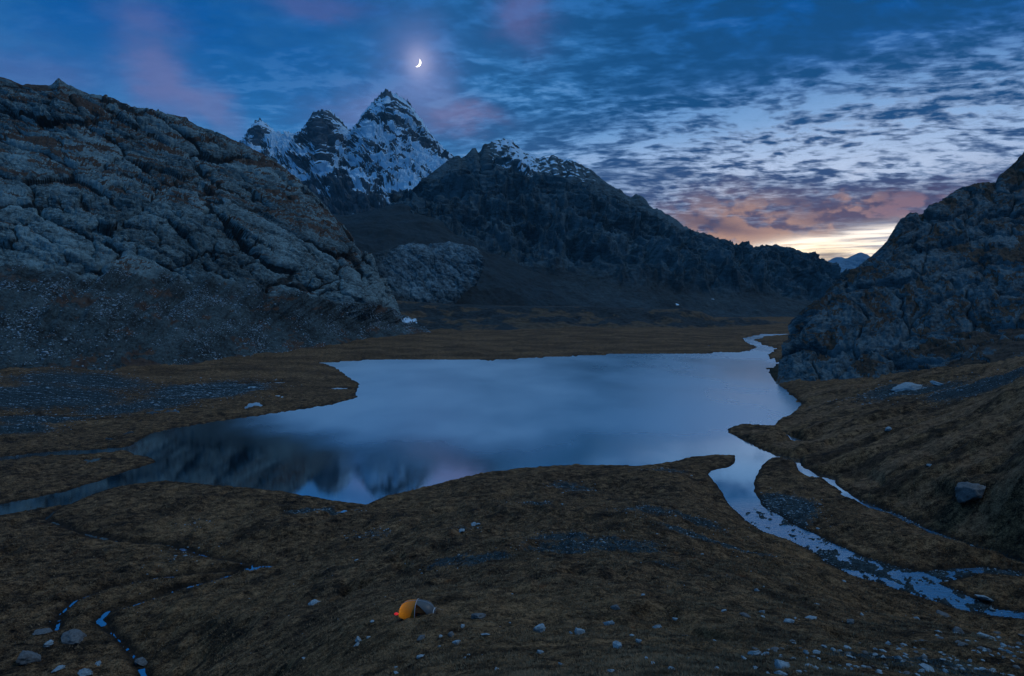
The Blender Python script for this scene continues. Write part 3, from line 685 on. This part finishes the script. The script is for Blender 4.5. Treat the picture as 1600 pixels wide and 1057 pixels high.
# ------------------------------------------------------------------ snow-dusted peaks
ridge = [(340,260),(380,225),(388,216),(394,198),(400,188),(406,187),(414,192),(424,201),(434,208),(441,213),(448,209),(454,208),(460,212),(465,208),(472,210),(476,200),(482,190),(489,178),(496,174),(506,173),(516,175),(524,181),(532,189),(538,196),
 (543,205),(550,206),(556,200),(560,192),(566,181),(573,172),(582,162),(592,150),(600,144),(604,139),(608,144),(616,147),(626,152),(636,158),(642,166),(648,174),(656,186),(664,199),(674,213),(684,224),(694,234),(702,245),(712,262),(760,300),(860,360)]
rows = [
 [(380,520,3300),(600,520,3300),(900,520,3300)],
 [(380,420,3500),(500,400,3450),(600,380,3450),(700,380,3400),(900,420,3400)],
 [(370,330,3900),(440,335,3850),(500,340,3700),(560,338,3650),(640,330,3700),(720,330,3800),(880,390,3800)],
 [(360,280,4300),(430,275,4300),(480,290,4050),(520,300,3950),(560,285,4050),(620,290,4100),(700,290,4200),(870,375,4200)],
 [(350,262,4700),(400,232,4750),(440,238,4750),(470,240,4500),(500,225,4350),(540,245,4500),(580,215,4450),(620,215,4500),(680,255,4550),(865,365,4500)],
 [(a, b, float(np.interp(a, [340, 405, 450, 506, 548, 604, 712, 860], [5200, 5300, 5400, 4800, 5000, 5000, 4900, 4700]))) for a, b in ridge],
 [(380,330,6000),(600,260,5900),(860,420,5400)],
 [(380,600,6800),(860,600,6000)]]
S, V, U, n = loft(rows, 900, [6, 30, 60, 90, 130, 16, 8], 5)
x, y, z = xyz(S)
wu = fbm(x/300, y/300, z/300, 4, .5, 130)
s1 = x*.75-z*.66; s3 = x*.66+z*.75
r1 = fbm(x/330+wu, y/330, z/620, 5, .5, 131, True)
st_ = fbm(s1/210, y/300, s3/38+wu*2, 5, .58, 132, True)           # strata ribs dipping to the right
a1, e1, i1 = slabs(s1/90, y/80, s3/30, 133); a2, e2, i2 = slabs(s1/36, y/34, s3/12, 134)
edge = .10+.90*sstep(np.abs(V-5), 0, .8)
mp = np.ones_like(x)
d = (r1*80+st_*36+(a1-.5)*26+(a2-.5)*6+fbm(x/14, y/14, z/14, 3, .6, 135)*3)*edge*sstep(V, .6, 1.4)
S2 = S+n*d[..., None]
S2[..., 2] += np.exp(-((V-5)/.05)**2)*np.clip(fbm(U*120, U*0, x*0, 4, .65, 139), -.4, 1)*26
sl_ = slope_of(S2)
PX = 800+FOC*S[..., 0]/(S[..., 1]*CP-(S[..., 2]-CH)*SP); hz = z
bb = fbm(s1/130, y/150, s3/17, 6, .62, 136); pn = fbm(x/170, y/170, z/170, 4, .5, 137)
bl = fbm(s1/260, y/300, s3/60, 3, .5, 142)
snow = bb*1.0+bl*1.7+pn*1.2+(sl_-.48)*1.1-(st_-.2)*.6
PYa = 528.5-FOC*((S[..., 2]-CH)*CP+S[..., 1]*SP)/(S[..., 1]*CP-(S[..., 2]-CH)*SP)
blobp = lambda px, py, sx, sy: np.exp(-((PX-px)/sx)**2-((PYa-py)/sy)**2)
snow += .9*blobp(440, 238, 28, 12)+.55*blobp(628, 290, 34, 38)+.5*blobp(670, 262, 24, 26)+.35*blobp(560, 225, 16, 26)-.9*blobp(505, 212, 24, 36)+.7*blobp(535, 205, 8, 22)-.9*blobp(500, 325, 50, 24)-.45*blobp(545, 300, 26, 34)-.4*blobp(490, 262, 14, 24)-.45*blobp(403, 205, 14, 16)-.45*blobp(604, 152, 22, 12)-.3*blobp(575,190,16,20)
snow = cover(snow, .58-.5*sstep(PYa, 300, 345), 3.0)
PM = rock_mat('granite', (.018, .035, .05), (.085, .115, .14), sc_=.1, bdist=6.0)
grid_obj('snowy_mountain', S2, PM, {'grass': x*0-.3, 'talus': x*0, 'tone': i1*.5+i2*.5, 'snow': snow})

# ------------------------------------------------------------------ far blue range in the gap
rows = [
 [(1200,520,6500),(1500,520,6500)],
 [(1200,470,7000),(1500,470,7000)],
 [(1200,430,7600),(1270,440,7600),(1290,425,7600),(1500,430,7600)],
 [(1200,440,8200),(1250,432,8200),(1280,420,8200),(1290,415,8200),(1302,406,8200),(1310,405,8200),(1320,408,8200),(1330,403,8200),(1345,398,8200),(1352,401,8200),(1360,407,8200),(1400,400,8200),(1500,420,8200)],
 [(1200,520,9500),(1500,520,9500)]]
S, V, U, n = loft(rows, 300, [8, 30, 50, 10])
x, y, z = xyz(S)
d = fbm(x/420, y/420, z/600, 5, .55, 140, True)*60*(1-.85*np.exp(-((V-3)/.2)**2))
FM = rock_mat('hazed_far_rock', (.06, .15, .24), (.14, .28, .42), sc_=.05, bdist=10)  # distance haze is mixed into this base colour, paler and bluer
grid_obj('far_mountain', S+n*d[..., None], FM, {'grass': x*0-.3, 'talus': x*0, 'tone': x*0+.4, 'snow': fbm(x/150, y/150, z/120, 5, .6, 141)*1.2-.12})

# ------------------------------------------------------------------ stones
def stone_mat(name, a, b_):
    m, t, b, co = newmat(name)
    geo = N(t, t.nodes.new('ShaderNodeNewGeometry').outputs['Position'])
    f = ((noise(t, geo, 2.2, 5, .65)-.5)*2.2+.5).sat()
    c = mix(t, f, a, b_); c = mix(t, noise(t, geo, 6, 3, .6).ss(.6, .7)*.6, c, (.05, .05, .035))
    t.links.new(c.k, b.inputs['Base Color']); b.inputs['Roughness'].default_value = .8
    t.links.new(bump(t, noise(t, geo, 5, 5, .65), .8, .12).k, b.inputs['Normal'])
    return m
STM = stone_mat('pale_stone', (.11, .16, .20), (.36, .48, .54)); STD = stone_mat('lichened_stone', (.05, .055, .06), (.17, .19, .20))
STD2 = stone_mat('talus_stone', (.14, .20, .25), (.48, .62, .70))
def ico(sub):
    import bmesh
    bm = bmesh.new(); bmesh.ops.create_icosphere(bm, subdivisions=sub, radius=1)
    v = np.array([q.co[:] for q in bm.verts]); f = np.array([[q.index for q in fc.verts] for fc in bm.faces]); bm.free(); return v, f
IV, IF = ico(4); IV2, IF2 = ico(1)
def rock_verts(base, seed, flat=.6):
    rg = np.random.RandomState(seed); v = base.copy()
    for _ in range(14):                                        # chop with random planes into facets
        nrm = rg.normal(size=3); nrm /= np.linalg.norm(nrm); h = rg.uniform(.42, .80)
        dd = v@nrm; m = dd > h; v[m] -= np.outer(dd[m]-h, nrm)*.97
    v *= (1+.22*fbm(v[:, 0]*2.6+seed, v[:, 1]*2.6, v[:, 2]*2.6, 5, .62, seed))[:, None]
    v[:, 0] *= rg.uniform(.85, 1.15); v[:, 1] *= rg.uniform(.7, 1.0); v[:, 2] *= flat
    return v
MESHES = []
for k_ in range(10):
    me = bpy.data.meshes.new('boulder'); me.from_pydata([tuple(map(float, q)) for q in rock_verts(IV, 200+k_, .45+.05*k_)], [], [tuple(map(int, q)) for q in IF])
    me.polygons.foreach_set('use_smooth', np.full(len(me.polygons), True)); me.materials.append(STM); me.update(); MESHES.append(me)
MD = []
for me in MESHES[:5]:
    q = me.copy(); q.materials.clear(); q.materials.append(STD); MD.append(q)
def boulder(px, py, wpx, label, group=None, dark=False, k=None, loc=None, squash=1.0, rot=None):
    X, Y, Z = loc or hit_ground(px, py)
    r = wpx*Y/FOC*.60
    me = (MD if dark else MESHES)[(k if k is not None else random.randrange(50)) % (5 if dark else 10)]
    o = bpy.data.objects.new('boulder', me); COL.objects.link(o)
    o.scale = (r*1.05, r*1.0, r*1.0*squash); o.location = (X, Y, Z+r*.30*squash)
    o.rotation_euler = (random.uniform(-.25, .25), random.uniform(-.25, .25), rot if rot is not None else random.uniform(0, 6.28))
    return tag(o, label, 'boulder', group)
BIG = [
 (1512,782,58,'large dark boulder with a pale blue top alone on the right grass slope',1,1.15),
 (490,943,21,'flat blue-grey boulder alone on the grass left of the tent',0,.6),
 (747,963,27,'wide low dark boulder on the grass just right of the tent',1,.7),
 (841,986,20,'bright rounded boulder second right of the tent, beyond the low dark one',0,.9),
 (904,992,19,'rounded dull grey boulder between two smaller bright ones right of the tent',0,1.0),
 (951,973,17,'bright blue-grey wedge boulder above a dark hollow in the middle foreground',0,.8),
 (962,950,13,'grey boulder with a pale cap just behind the bright wedge boulder',1,1.1),
 (712,1006,15,'bright angular boulder in front of the dark boulder below the tent',0,.9),
 (705,993,12,'upright dark boulder directly behind the bright angular one below the tent',1,1.3),
 (759,993,14,'thin flat pale stone in the grass below the wide dark boulder',0,.5),
 (656,1027,16,'rounded blue-grey boulder in the grass straight below the tent',0,.7),
 (657,998,13,'low dark boulder half sunk in the grass under the tent',1,.7),
 (560,1002,15,'cracked grey boulder with a small stone beside it below left of the tent',0,.9),
 (965,1010,19,'boulder with a bright arched top and dark front in the middle foreground',0,.8),
 (1071,982,15,'flat pale boulder right of the cluster of small stones in the middle foreground',0,.6),
 (1028,967,12,'upper stone of a pair lying one before the other in the grass',0,.8),
 (1027,975,11,'lower stone of a pair lying one before the other in the grass',0,.6),
 (1165,963,18,'long low dark stone nearly level with the grass right of centre',1,.4),
 (1235,972,16,'rounded dull boulder left of a larger flat bright one',0,1.0),
 (1266,966,21,'wide flat bright boulder right of the rounded dull one',0,.6),
 (1328,974,17,'angular dark boulder with a pale patch on the lower right grass',1,.9),
 (1320,1001,17,'smooth pale oval boulder alone on the lower right grass',0,.6),
 (1178,1025,21,'long flat boulder with a bright upper edge near the bottom edge',0,.6),
 (1210,1016,17,'low dark boulder right of the long flat one near the bottom edge',1,.6),
 (1222,1045,29,'broad bright slab at the bottom edge, largest of the stones around it',0,.5),
 (1302,1015,15,'flat grey boulder below the smooth pale oval one',0,.6),
 (1496,988,18,'dark pointed boulder standing above the stony ground at lower right',1,1.2),
 (1540,995,26,'long low pale boulder at the edge of the stony ground at lower right',0,.4),
 (1471,960,19,'low grey boulder on the grass just below the stony rapids',1,.5),
 (1539,938,24,'smooth grey boulder lying at the right edge of the rapids',0,.7),
 (1450,1052,24,'broad grey boulder at the bottom edge within the stony ground',0,.6),
 (116,998,40,'wide flat-topped boulder with a black overhang in the lower left corner',1,.6),
 (45,1034,34,'tall dark block with a pale right side in the lower left corner',1,1.1),
 (74,1012,15,'small bright stone left of the flat-topped boulder in the lower left corner',0,.8),
 (70,989,25,'low brown-grey slab just behind the flat-topped boulder at lower left',1,.3),
 (220,1037,23,'rounded brownish boulder in the bed of the left brook',1,.9),
 (134,1052,24,'bright slab at the bottom edge left of the brook',0,.6),
 (92,1049,21,'rough bright stone at the bottom edge below the tall dark block',0,.6),
 (721,829,15,'largest bright stone of the trio behind the tent on the hilltop grass',0,.6),
 (739,820,11,'middle stone of the trio behind the tent on the hilltop grass',0,.8),
 (748,820,8,'smallest and rightmost stone of the trio behind the tent',0,.8),
 (1415,610,36,'long pale slab lying at the foot of the right rocky hill',0,.5),
 (1464,605,22,'flat stone just right of the long pale slab under the right hill',0,.4),
 (1387,680,11,'small lone blue-grey stone high on the right grass slope',0,.7),
 (1450,739,9,'tiny pale stone in the middle of the right grass slope',0,.6),
 (1282,790,10,'dark rock at the head of the rapids between the two stream arms',1,.7)]
for i, (px, py, wd, lab, dk, sq) in enumerate(BIG):
    boulder(px, py, wd, lab, None, bool(dk), i+3, None, sq)
SMALL = [(582,974,8),(558,1008,10),(575,998,8),(475,1031,8),(722,979,9),(689,995,9),(686,1010,7),(726,1029,6),(733,1024,6),(844,1018,12),(619,1041,7),(619,1052,8),(775,1044,9),(892,994,7),(1004,932,8),(1054,959,9),
 (1010,984,8),(999,981,10),(987,994,8),(997,1002,10),(1021,1040,9),(954,1049,13),(1115,1002,9),(1130,956,9),(1192,966,8),(1182,922,8),(1190,957,11),(1161,1030,12),(1239,1034,10),(1220,1054,16),(1121,1044,12),(1050,1047,12),(876,1039,9),
 (1347,962,9),(1275,945,10),(1319,909,8),(1432,967,9),(1330,1029,12),(1277,1024,13),(1266,1043,13),(1380,1030,10),(1492,1024,12),(154,1038,12),(1243,968,6),(1010,1035,7),(1078,1030,6)]
for px, py, wd in SMALL:
    boulder(px, py, wd, 'small grey stone scattered in the brown foreground grass', 'small stones in the foreground grass', False, None, None, random.uniform(.5, .9))
rg = random.Random(3)
for i in range(190):                                            # stony ground in the lower right corner
    px = 1600-abs(rg.gauss(0, 150)) if i % 3 else rg.uniform(1180, 1600)
    py = rg.uniform(1000, 1056)+ (0 if px < 1450 else -14*rg.random())
    if px < 1150: continue
    boulder(px, py, rg.uniform(5, 12), 'small stone in the rubble of the lower right corner', 'rubble stones at lower right', rg.random() < .35, None, None, rg.uniform(.45, .8))
# pinnacle on the right skyline
p = at(1499, 298, 690); boulder(0, 0, 10, 'small upright rock standing on the skyline of the right hill', None, True, 2, (p[0], p[1], p[2]-2.0), 1.5, .3)
p = at(1510, 297, 690); boulder(0, 0, 7, 'low knob of rock on the skyline right of the upright one', None, True, 3, (p[0], p[1], p[2]-2.0), 1.0, .3)

def merged_stones(name, pts, sizes, mat, label, cat):
    base = [rock_verts(IV2, 300+q, .6) for q in range(8)]; Vs, Fs, o_ = [], [], 0
    rg = np.random.RandomState(5)
    for i, (p_, s_) in enumerate(zip(pts, sizes)):
        a = rg.uniform(0, 6.28); c, s = math.cos(a), math.sin(a); v = base[i % 8]*s_
        v = np.stack([v[:, 0]*c-v[:, 1]*s, v[:, 0]*s+v[:, 1]*c, v[:, 2]], 1)+p_
        Vs.append(v); Fs.append(IF2+o_); o_ += len(v)
    V_, F_ = np.vstack(Vs), np.vstack(Fs)
    me = bpy.data.meshes.new(name); me.vertices.add(len(V_)); me.vertices.foreach_set('co', V_.reshape(-1).astype(F))
    me.loops.add(F_.size); me.loops.foreach_set('vertex_index', F_.reshape(-1).astype(np.int32))
    me.polygons.add(len(F_)); me.polygons.foreach_set('loop_start', np.arange(0, F_.size, 3, dtype=np.int32)); me.update(); me.materials.append(mat)
    o = bpy.data.objects.new(name, me); COL.objects.link(o); return tag(o, label, cat, None, 'stuff')
# ground stones: gravel patches, shingle, rapids
rs = np.random.RandomState(9)
inr = (GY < 900) & (np.abs(GX/np.maximum(GY, 1)) < .85) & (GY > 25)
cell_area = (R_*np.gradient(A_, axis=1))*np.gradient(R_, axis=0)
pr = np.clip(grav, 0, 1)**1.5*inr*np.abs(cell_area)*np.where(GY < 200, 2.2, .5)*(SD > -4)
pr = pr+inr*(GY < 140)*np.abs(cell_area)*.02*(SD > 0)
ids = np.where(rs.rand(*pr.shape) < pr)
print('gravel stones', len(ids[0]))
sel = rs.permutation(len(ids[0]))[:26000]; gi, gj = ids[0][sel], ids[1][sel]
gp = np.stack([GX[gi, gj], GY[gi, gj], GZ[gi, gj]], 1)
gs = np.clip(rs.lognormal(-2.0, .5, len(sel)), .05, .6)*np.clip(gp[:, 1]/130, .55, 2.6)
merged_stones('gravel', gp, gs, STM, 'loose blue-grey gravel spread in patches over the grass', 'gravel')

# ------------------------------------------------------------------ talus stones on the left apron
TS, TT, TV = TAL
ar = np.linalg.norm(np.cross(np.gradient(TS, axis=1), np.gradient(TS, axis=0)), axis=-1)
lane = fbm(TS[..., 0]/22, TS[..., 1]/60, TS[..., 2]/22, 4, .55, 151)
pr = ar*TT*(TV > .8)*(TV < 3.3)*.20*np.clip(.25+lane*2.6, .02, 2)
ti, tj = np.where(rs.rand(*pr.shape) < pr); sel = rs.permutation(len(ti))[:26000]; ti, tj = ti[sel], tj[sel]
tp = TS[ti, tj]; print('talus stones', len(sel))
merged_stones('scree_stones', tp, np.clip(rs.lognormal(-.55, .5, len(sel)), .25, 3.0), STD2, 'loose blue-grey stones scattered down the talus fan on the left', 'scree')
# ------------------------------------------------------------------ dry grass tufts on the near ground
nt = 75000; TENT = hit_ground(652, 961)
ty_ = 1/rs.uniform(1/34, 1/210, nt*2); tx_ = rs.uniform(-.86, .86, nt*2)*ty_
tz_, tsd = ground_fields(tx_, ty_); ok = (tsd > 1.0) & (fbm(tx_/6, ty_/6, tx_*0, 3, .5, 160)+rs.rand(nt*2)*.6 > .22) & (np.hypot(tx_-TENT[0], ty_-TENT[1]) > 2.4)
tx_, ty_, tz_ = tx_[ok][:nt], ty_[ok][:nt], tz_[ok][:nt]; nt = len(tx_); nb = 6
hh = rs.uniform(.10, .26, (nt, nb))*np.clip(ty_/80, .8, 1.7)[:, None]; aa = rs.uniform(0, 6.283, (nt, nb)); le = rs.uniform(.2, .9, (nt, nb)); wd_ = hh*.16
B0 = np.stack([tx_, ty_, tz_-.03], -1)[:, None, :]+np.stack([np.cos(aa)*hh*.35, np.sin(aa)*hh*.35, 0*hh], -1)
sidev = np.stack([-np.sin(aa)*wd_, np.cos(aa)*wd_, 0*hh], -1)
TP = B0+np.stack([np.cos(aa)*le*hh, np.sin(aa)*le*hh, hh], -1)
VV = np.stack([B0-sidev, B0+sidev, TP], 2).reshape(-1, 3)
me = bpy.data.meshes.new('grass'); me.vertices.add(len(VV)); me.vertices.foreach_set('co', VV.reshape(-1).astype(F))
me.loops.add(len(VV)); me.loops.foreach_set('vertex_index', np.arange(len(VV), dtype=np.int32))
me.polygons.add(len(VV)//3); me.polygons.foreach_set('loop_start', np.arange(0, len(VV), 3, dtype=np.int32)); me.update()
gm_, t, b, co = newmat('straw'); pn_ = noise(t, co, .35, 4, .6); t.links.new(mix(t, pn_.ss(.35, .65), (.06, .04, .022), (.32, .22, .125)).k, b.inputs['Base Color']); b.inputs['Roughness'].default_value = .9
me.materials.append(gm_); go = bpy.data.objects.new('grass', me); COL.objects.link(go); tag(go, 'short dry autumn grass tufts covering the near ground', 'grass', None, 'stuff')

# ------------------------------------------------------------------ tent
def simple(name, col, rough=.7, emit=None, es=0, trans=0):
    m, t, b, co = newmat(name)
    n_ = noise(t, co, 6, 3, .5); c = mix(t, n_*.4, col, tuple(v*.7 for v in col)); t.links.new(c.k, b.inputs['Base Color'])
    b.inputs['Roughness'].default_value = rough
    if emit: b.inputs['Emission Color'].default_value = (*emit, 1); b.inputs['Emission Strength'].default_value = es
    if trans:
        tr = t.nodes.new('ShaderNodeBsdfTranslucent'); t.links.new(c.k, tr.inputs[0])
        mx = t.nodes.new('ShaderNodeMixShader'); mx.inputs[0].default_value = trans
        t.links.new(b.outputs[0], mx.inputs[1]); t.links.new(tr.outputs[0], mx.inputs[2])
        t.links.new(mx.outputs[0], t.nodes['Material Output'].inputs[0])
    return m
FLY = simple('grey_flysheet', (.12, .13, .135), .45, trans=.15); YEL = simple('amber_flysheet', (.34, .20, .03), .5, trans=.42)
INN = simple('orange_inner', (.32, .11, .03), .8, trans=.3); POL = simple('pole_metal', (.45, .5, .55), .35); GSH = simple('groundsheet', (.05, .05, .055), .6)
HEM = simple('pale_hem', (.62, .66, .70), .6)
tx, ty, tz = TENT; tz += .08
tent = bpy.data.objects.new('tent', None); COL.objects.link(tent); tent.location = (tx, ty, tz-.05); tent.rotation_euler = (0, 0, R(-6))
tag(tent, 'small dome tent on the grass, left half glowing amber, right half grey and open', 'tent')
Lh, Wd, Ht = 1.85, 1.15, 1.48
def shell(a0, a1, w0=-1.0, w1=1.0, grow=1.0, nu=26, nv=26):      # part of the dome: a along its length, w across
    V_, F_ = [], []
    for i in range(nu+1):
        a = a0+(a1-a0)*i/nu; e = max(0, 1-abs(a)**3.4)**.5
        for j in range(nv+1):
            th = math.pi*(.5-.5*(w0+(w1-w0)*j/nv)); 
            c, s = math.cos(th), math.sin(th)
            sag = 1-.05*math.sin(math.pi*abs(a)*1.0)*math.sin(th)
            V_.append((a*Lh*grow, -(abs(c)**.8)*math.copysign(1, c)*Wd*(.35+.65*e)*grow*(e**.3 if e > 0 else 0), (abs(s)**.85)*Ht*e*sag*grow))
    for i in range(nu):
        for j in range(nv): q = i*(nv+1)+j; F_.append((q, q+1, q+nv+2, q+nv+1))
    return V_, F_
poly_obj('amber_canopy', *shell(-1, -.03), YEL, tent)
poly_obj('grey_canopy', *shell(.03, 1, -1.0, .30), FLY, tent)          # far side and roof; the near side is tied open
dfv, dff = [], []
for i in range(13):                                             # flap drawn back: its free edge runs slantwise down from the hoop
    for j in range(13):
        w_ = .30+.70*j/12; a_ = (.06+.84*(j/12)**.8); a_ = a_+(1-a_)*i/12
        q, _ = shell(a_, a_+1e-4, w_, w_+1e-4, 1.0, 1, 1); dfv.append(q[0])
for i in range(12):
    for j in range(12): q = i*13+j; dff.append((q, q+1, q+14, q+13))
poly_obj('door_flap', dfv, dff, FLY, tent)
def tube(path, r, name, mat, parent, sides=6):
    V_, F_ = [], []; path = [np.array(q, float) for q in path]
    for i, q in enumerate(path):
        d_ = path[min(i+1, len(path)-1)]-path[max(i-1, 0)]; d_ /= np.linalg.norm(d_)+1e-9
        a = np.cross(d_, [.31, .17, .93]); a /= np.linalg.norm(a); b_ = np.cross(d_, a)
        for j in range(sides):
            th = 2*math.pi*j/sides; V_.append(q+r*(a*math.cos(th)+b_*math.sin(th)))
    for i in range(len(path)-1):
        for j in range(sides): F_.append((i*sides+j, i*sides+(j+1) % sides, (i+1)*sides+(j+1) % sides, (i+1)*sides+j))
    F_.append(tuple(range(sides))[::-1]); F_.append(tuple(range((len(path)-1)*sides, len(path)*sides)))
    return poly_obj(name, V_, F_, mat, parent)
def arch(a, grow=1.015):
    V_, _ = shell(a, a+.001, -1, 1, grow, 1, 30); return V_[:31]
tube(arch(0), .035, 'pole', POL, tent)
def longarch(w):
    V_, _ = shell(-.995, .995, w, w+.001, 1.012, 40, 1); return [V_[i*2] for i in range(41)]
tube(longarch(0), .022, 'pole', POL, tent)
tube([v for v in arch(.93, 1.01)], .05, 'hem', HEM, tent)
iv, if_ = shell(-.05, .8, -.8, .7, .80, 16, 16); poly_obj('inner_tent', iv, if_, INN, tent)
dv = [(-.62+.35*z_, y_, z_) for a_, y_, z_ in arch(0, .93)]; poly_obj('light_screen', dv, [tuple(range(len(dv)))], simple('screen_cloth', (.22, .07, .02), .8, trans=.25), tent, False)  # added screen, placed to hold the lantern light to the left end
gv_ = [(math.cos(a)*Lh*1.02, math.sin(a)*Wd*1.05, .03+.02*math.sin(5*a)) for a in np.linspace(0, 6.2832, 33)[:-1]]
gv_ += [(v[0], v[1], -.15) for v in gv_]
poly_obj('groundsheet', gv_, [tuple(range(32))]+[(i, (i+1) % 32, 32+(i+1) % 32, 32+i) for i in range(32)], GSH, tent, False)
for sx, sy in ((-1, -1), (-1, 1), (1, -1), (1, 1)):
    tube([(sx*Lh*.72, sy*.55, .75), (sx*(Lh+.55), sy*1.25, -.02)], .007, 'guy_line', HEM, tent, 4)
for q in ((-.35, -.55, .1, .35), (.5, -.35, .1, .3)):
    pass
# gear in the open porch
def lump(name, loc, s, mat, label, cat, seed):
    v = IV.copy(); v *= (1+.15*fbm(v[:, 0]*1.5+seed, v[:, 1]*1.5, v[:, 2]*1.5, 3, .5, seed))[:, None]; v *= np.array(s)
    o = poly_obj(name, v, IF, mat); o.location = loc; return tag(o, label, cat)
tr_ = math.radians(-6)
def tl(a, b_, c_): return (tx+a*math.cos(tr_)-b_*math.sin(tr_), ty+a*math.sin(tr_)+b_*math.cos(tr_), tz+c_)
lump('sleeping_bag', tl(.62, -.25, .22), (.5, .3, .16), simple('rust_cloth', (.35, .13, .05)), 'crumpled orange-brown sleeping bag in the open porch of the tent', 'sleeping bag', 5)
lump('rucksack', tl(.25, -.62, .2), (.2, .2, .26), simple('black_cloth', (.03, .03, .03)), 'dark rucksack leaning in the open doorway of the tent', 'rucksack', 8)
# lantern inside the left end: a real lamp
lan = bpy.data.objects.new('lantern', None); COL.objects.link(lan); lan.location = tl(-1.25, -.12, .10)
tag(lan, 'small lit lantern inside the amber left end of the tent', 'lantern')
c0 = [(math.cos(a)*.05, math.sin(a)*.05, z_) for z_ in (0, .14) for a in np.linspace(0, 6.2832, 13)[:-1]]
ff_ = [tuple(range(12))[::-1], tuple(range(12, 24))]+[(i, (i+1) % 12, 12+(i+1) % 12, 12+i) for i in range(12)]
poly_obj('lamp_glass', c0, ff_, simple('lamp_glass', (.9, .7, .4), .4, (1, .6, .2), 30), lan)
c1 = [(x_*1.25, y_*1.25, -.06 if z_ == 0 else -.001) for x_, y_, z_ in c0]; poly_obj('lamp_base', c1, ff_, POL, lan)
ld = bpy.data.lights.new('lantern_light', 'POINT'); ld.energy = 30; ld.color = (1, .62, .16); ld.shadow_soft_size = .05
lo = bpy.data.objects.new('lantern_light', ld); COL.objects.link(lo); lo.location = (0, 0, .3); lo.parent = lan
# red bag with a red light beside the tent
rb = lump('stuff_sack', tl(-2.05, -.35, .10), (.22, .16, .13), simple('red_nylon', (.75, .02, .02), .5, (1, .03, .03), .35), 'small glowing red sack on the grass beside the left end of the tent', 'sack', 11)

# ------------------------------------------------------------------ moon: the sunlit part of the sphere, far outside
md, mt, mb, mco = newmat('moonlight')
mb.inputs['Base Color'].default_value = (0, 0, 0, 1); mb.inputs['Emission Color'].default_value = (1.0, .93, .80, 1); mb.inputs['Emission Strength'].default_value = 3.0
MD_ = 26000.0; mc = at(651.5, 98, MD_); Rm = 6.4/FOC*MD_
vw = -(mc-np.array([0, 0, CH])); vw /= np.linalg.norm(vw)
rt = np.cross(vw, [0, 0, 1.]); rt /= np.linalg.norm(rt); rt = -rt if rt[0] < 0 else rt; up = np.cross(rt, vw)*-1; up = up if up[2] > 0 else -up
rl = math.radians(-28); ax_r = rt*math.cos(rl)+up*math.sin(rl); ax_u = -rt*math.sin(rl)+up*math.cos(rl)
V_, F_ = [], []
for i in range(25):
    th = -math.pi/2+math.pi*i/24
    for j in range(9):
        ph = math.radians(32)+(math.radians(92)-math.radians(32))*j/8   # longitudes lit by the sun
        V_.append(mc*0+Rm*(math.cos(th)*math.sin(ph)*ax_r+math.sin(th)*ax_u+math.cos(th)*math.cos(ph)*vw))
for i in range(24):
    for j in range(8): q = i*9+j; F_.append((q, q+1, q+10, q+9))
mo = poly_obj('moon', V_, F_, md); mo.location = tuple(mc); tag(mo, 'thin bright crescent moon in the cloud above the tall snowy peak', 'moon')

# ------------------------------------------------------------------ air: even, thin blue haze round the whole valley
hm = bpy.data.materials.new('air'); hm.use_nodes = True; ht = hm.node_tree; ht.nodes.clear()
ho = ht.nodes.new('ShaderNodeOutputMaterial'); hv = ht.nodes.new('ShaderNodeVolumePrincipled')
hv.inputs['Color'].default_value = (.30, .75, 1.0, 1); hv.inputs['Density'].default_value = 1.9e-5; hv.inputs['Anisotropy'].default_value = .2
ht.links.new(hv.outputs[0], ho.inputs['Volume'])
X0_, X1_, Y0_, Y1_, Z0_, Z1_ = -11700., 11700., -11700., 11700., -200., 1700.
hz_ = poly_obj('haze', [(a, b_, c_) for a in (X0_, X1_) for b_ in (Y0_, Y1_) for c_ in (Z0_, Z1_)],
               [(0, 1, 3, 2), (4, 6, 7, 5), (0, 4, 5, 1), (2, 3, 7, 6), (0, 2, 6, 4), (1, 5, 7, 3)], hm, None, False)
hz_['kind'] = 'stuff'; hz_['label'] = 'thin blue evening haze filling the valley'; hz_['category'] = 'haze'
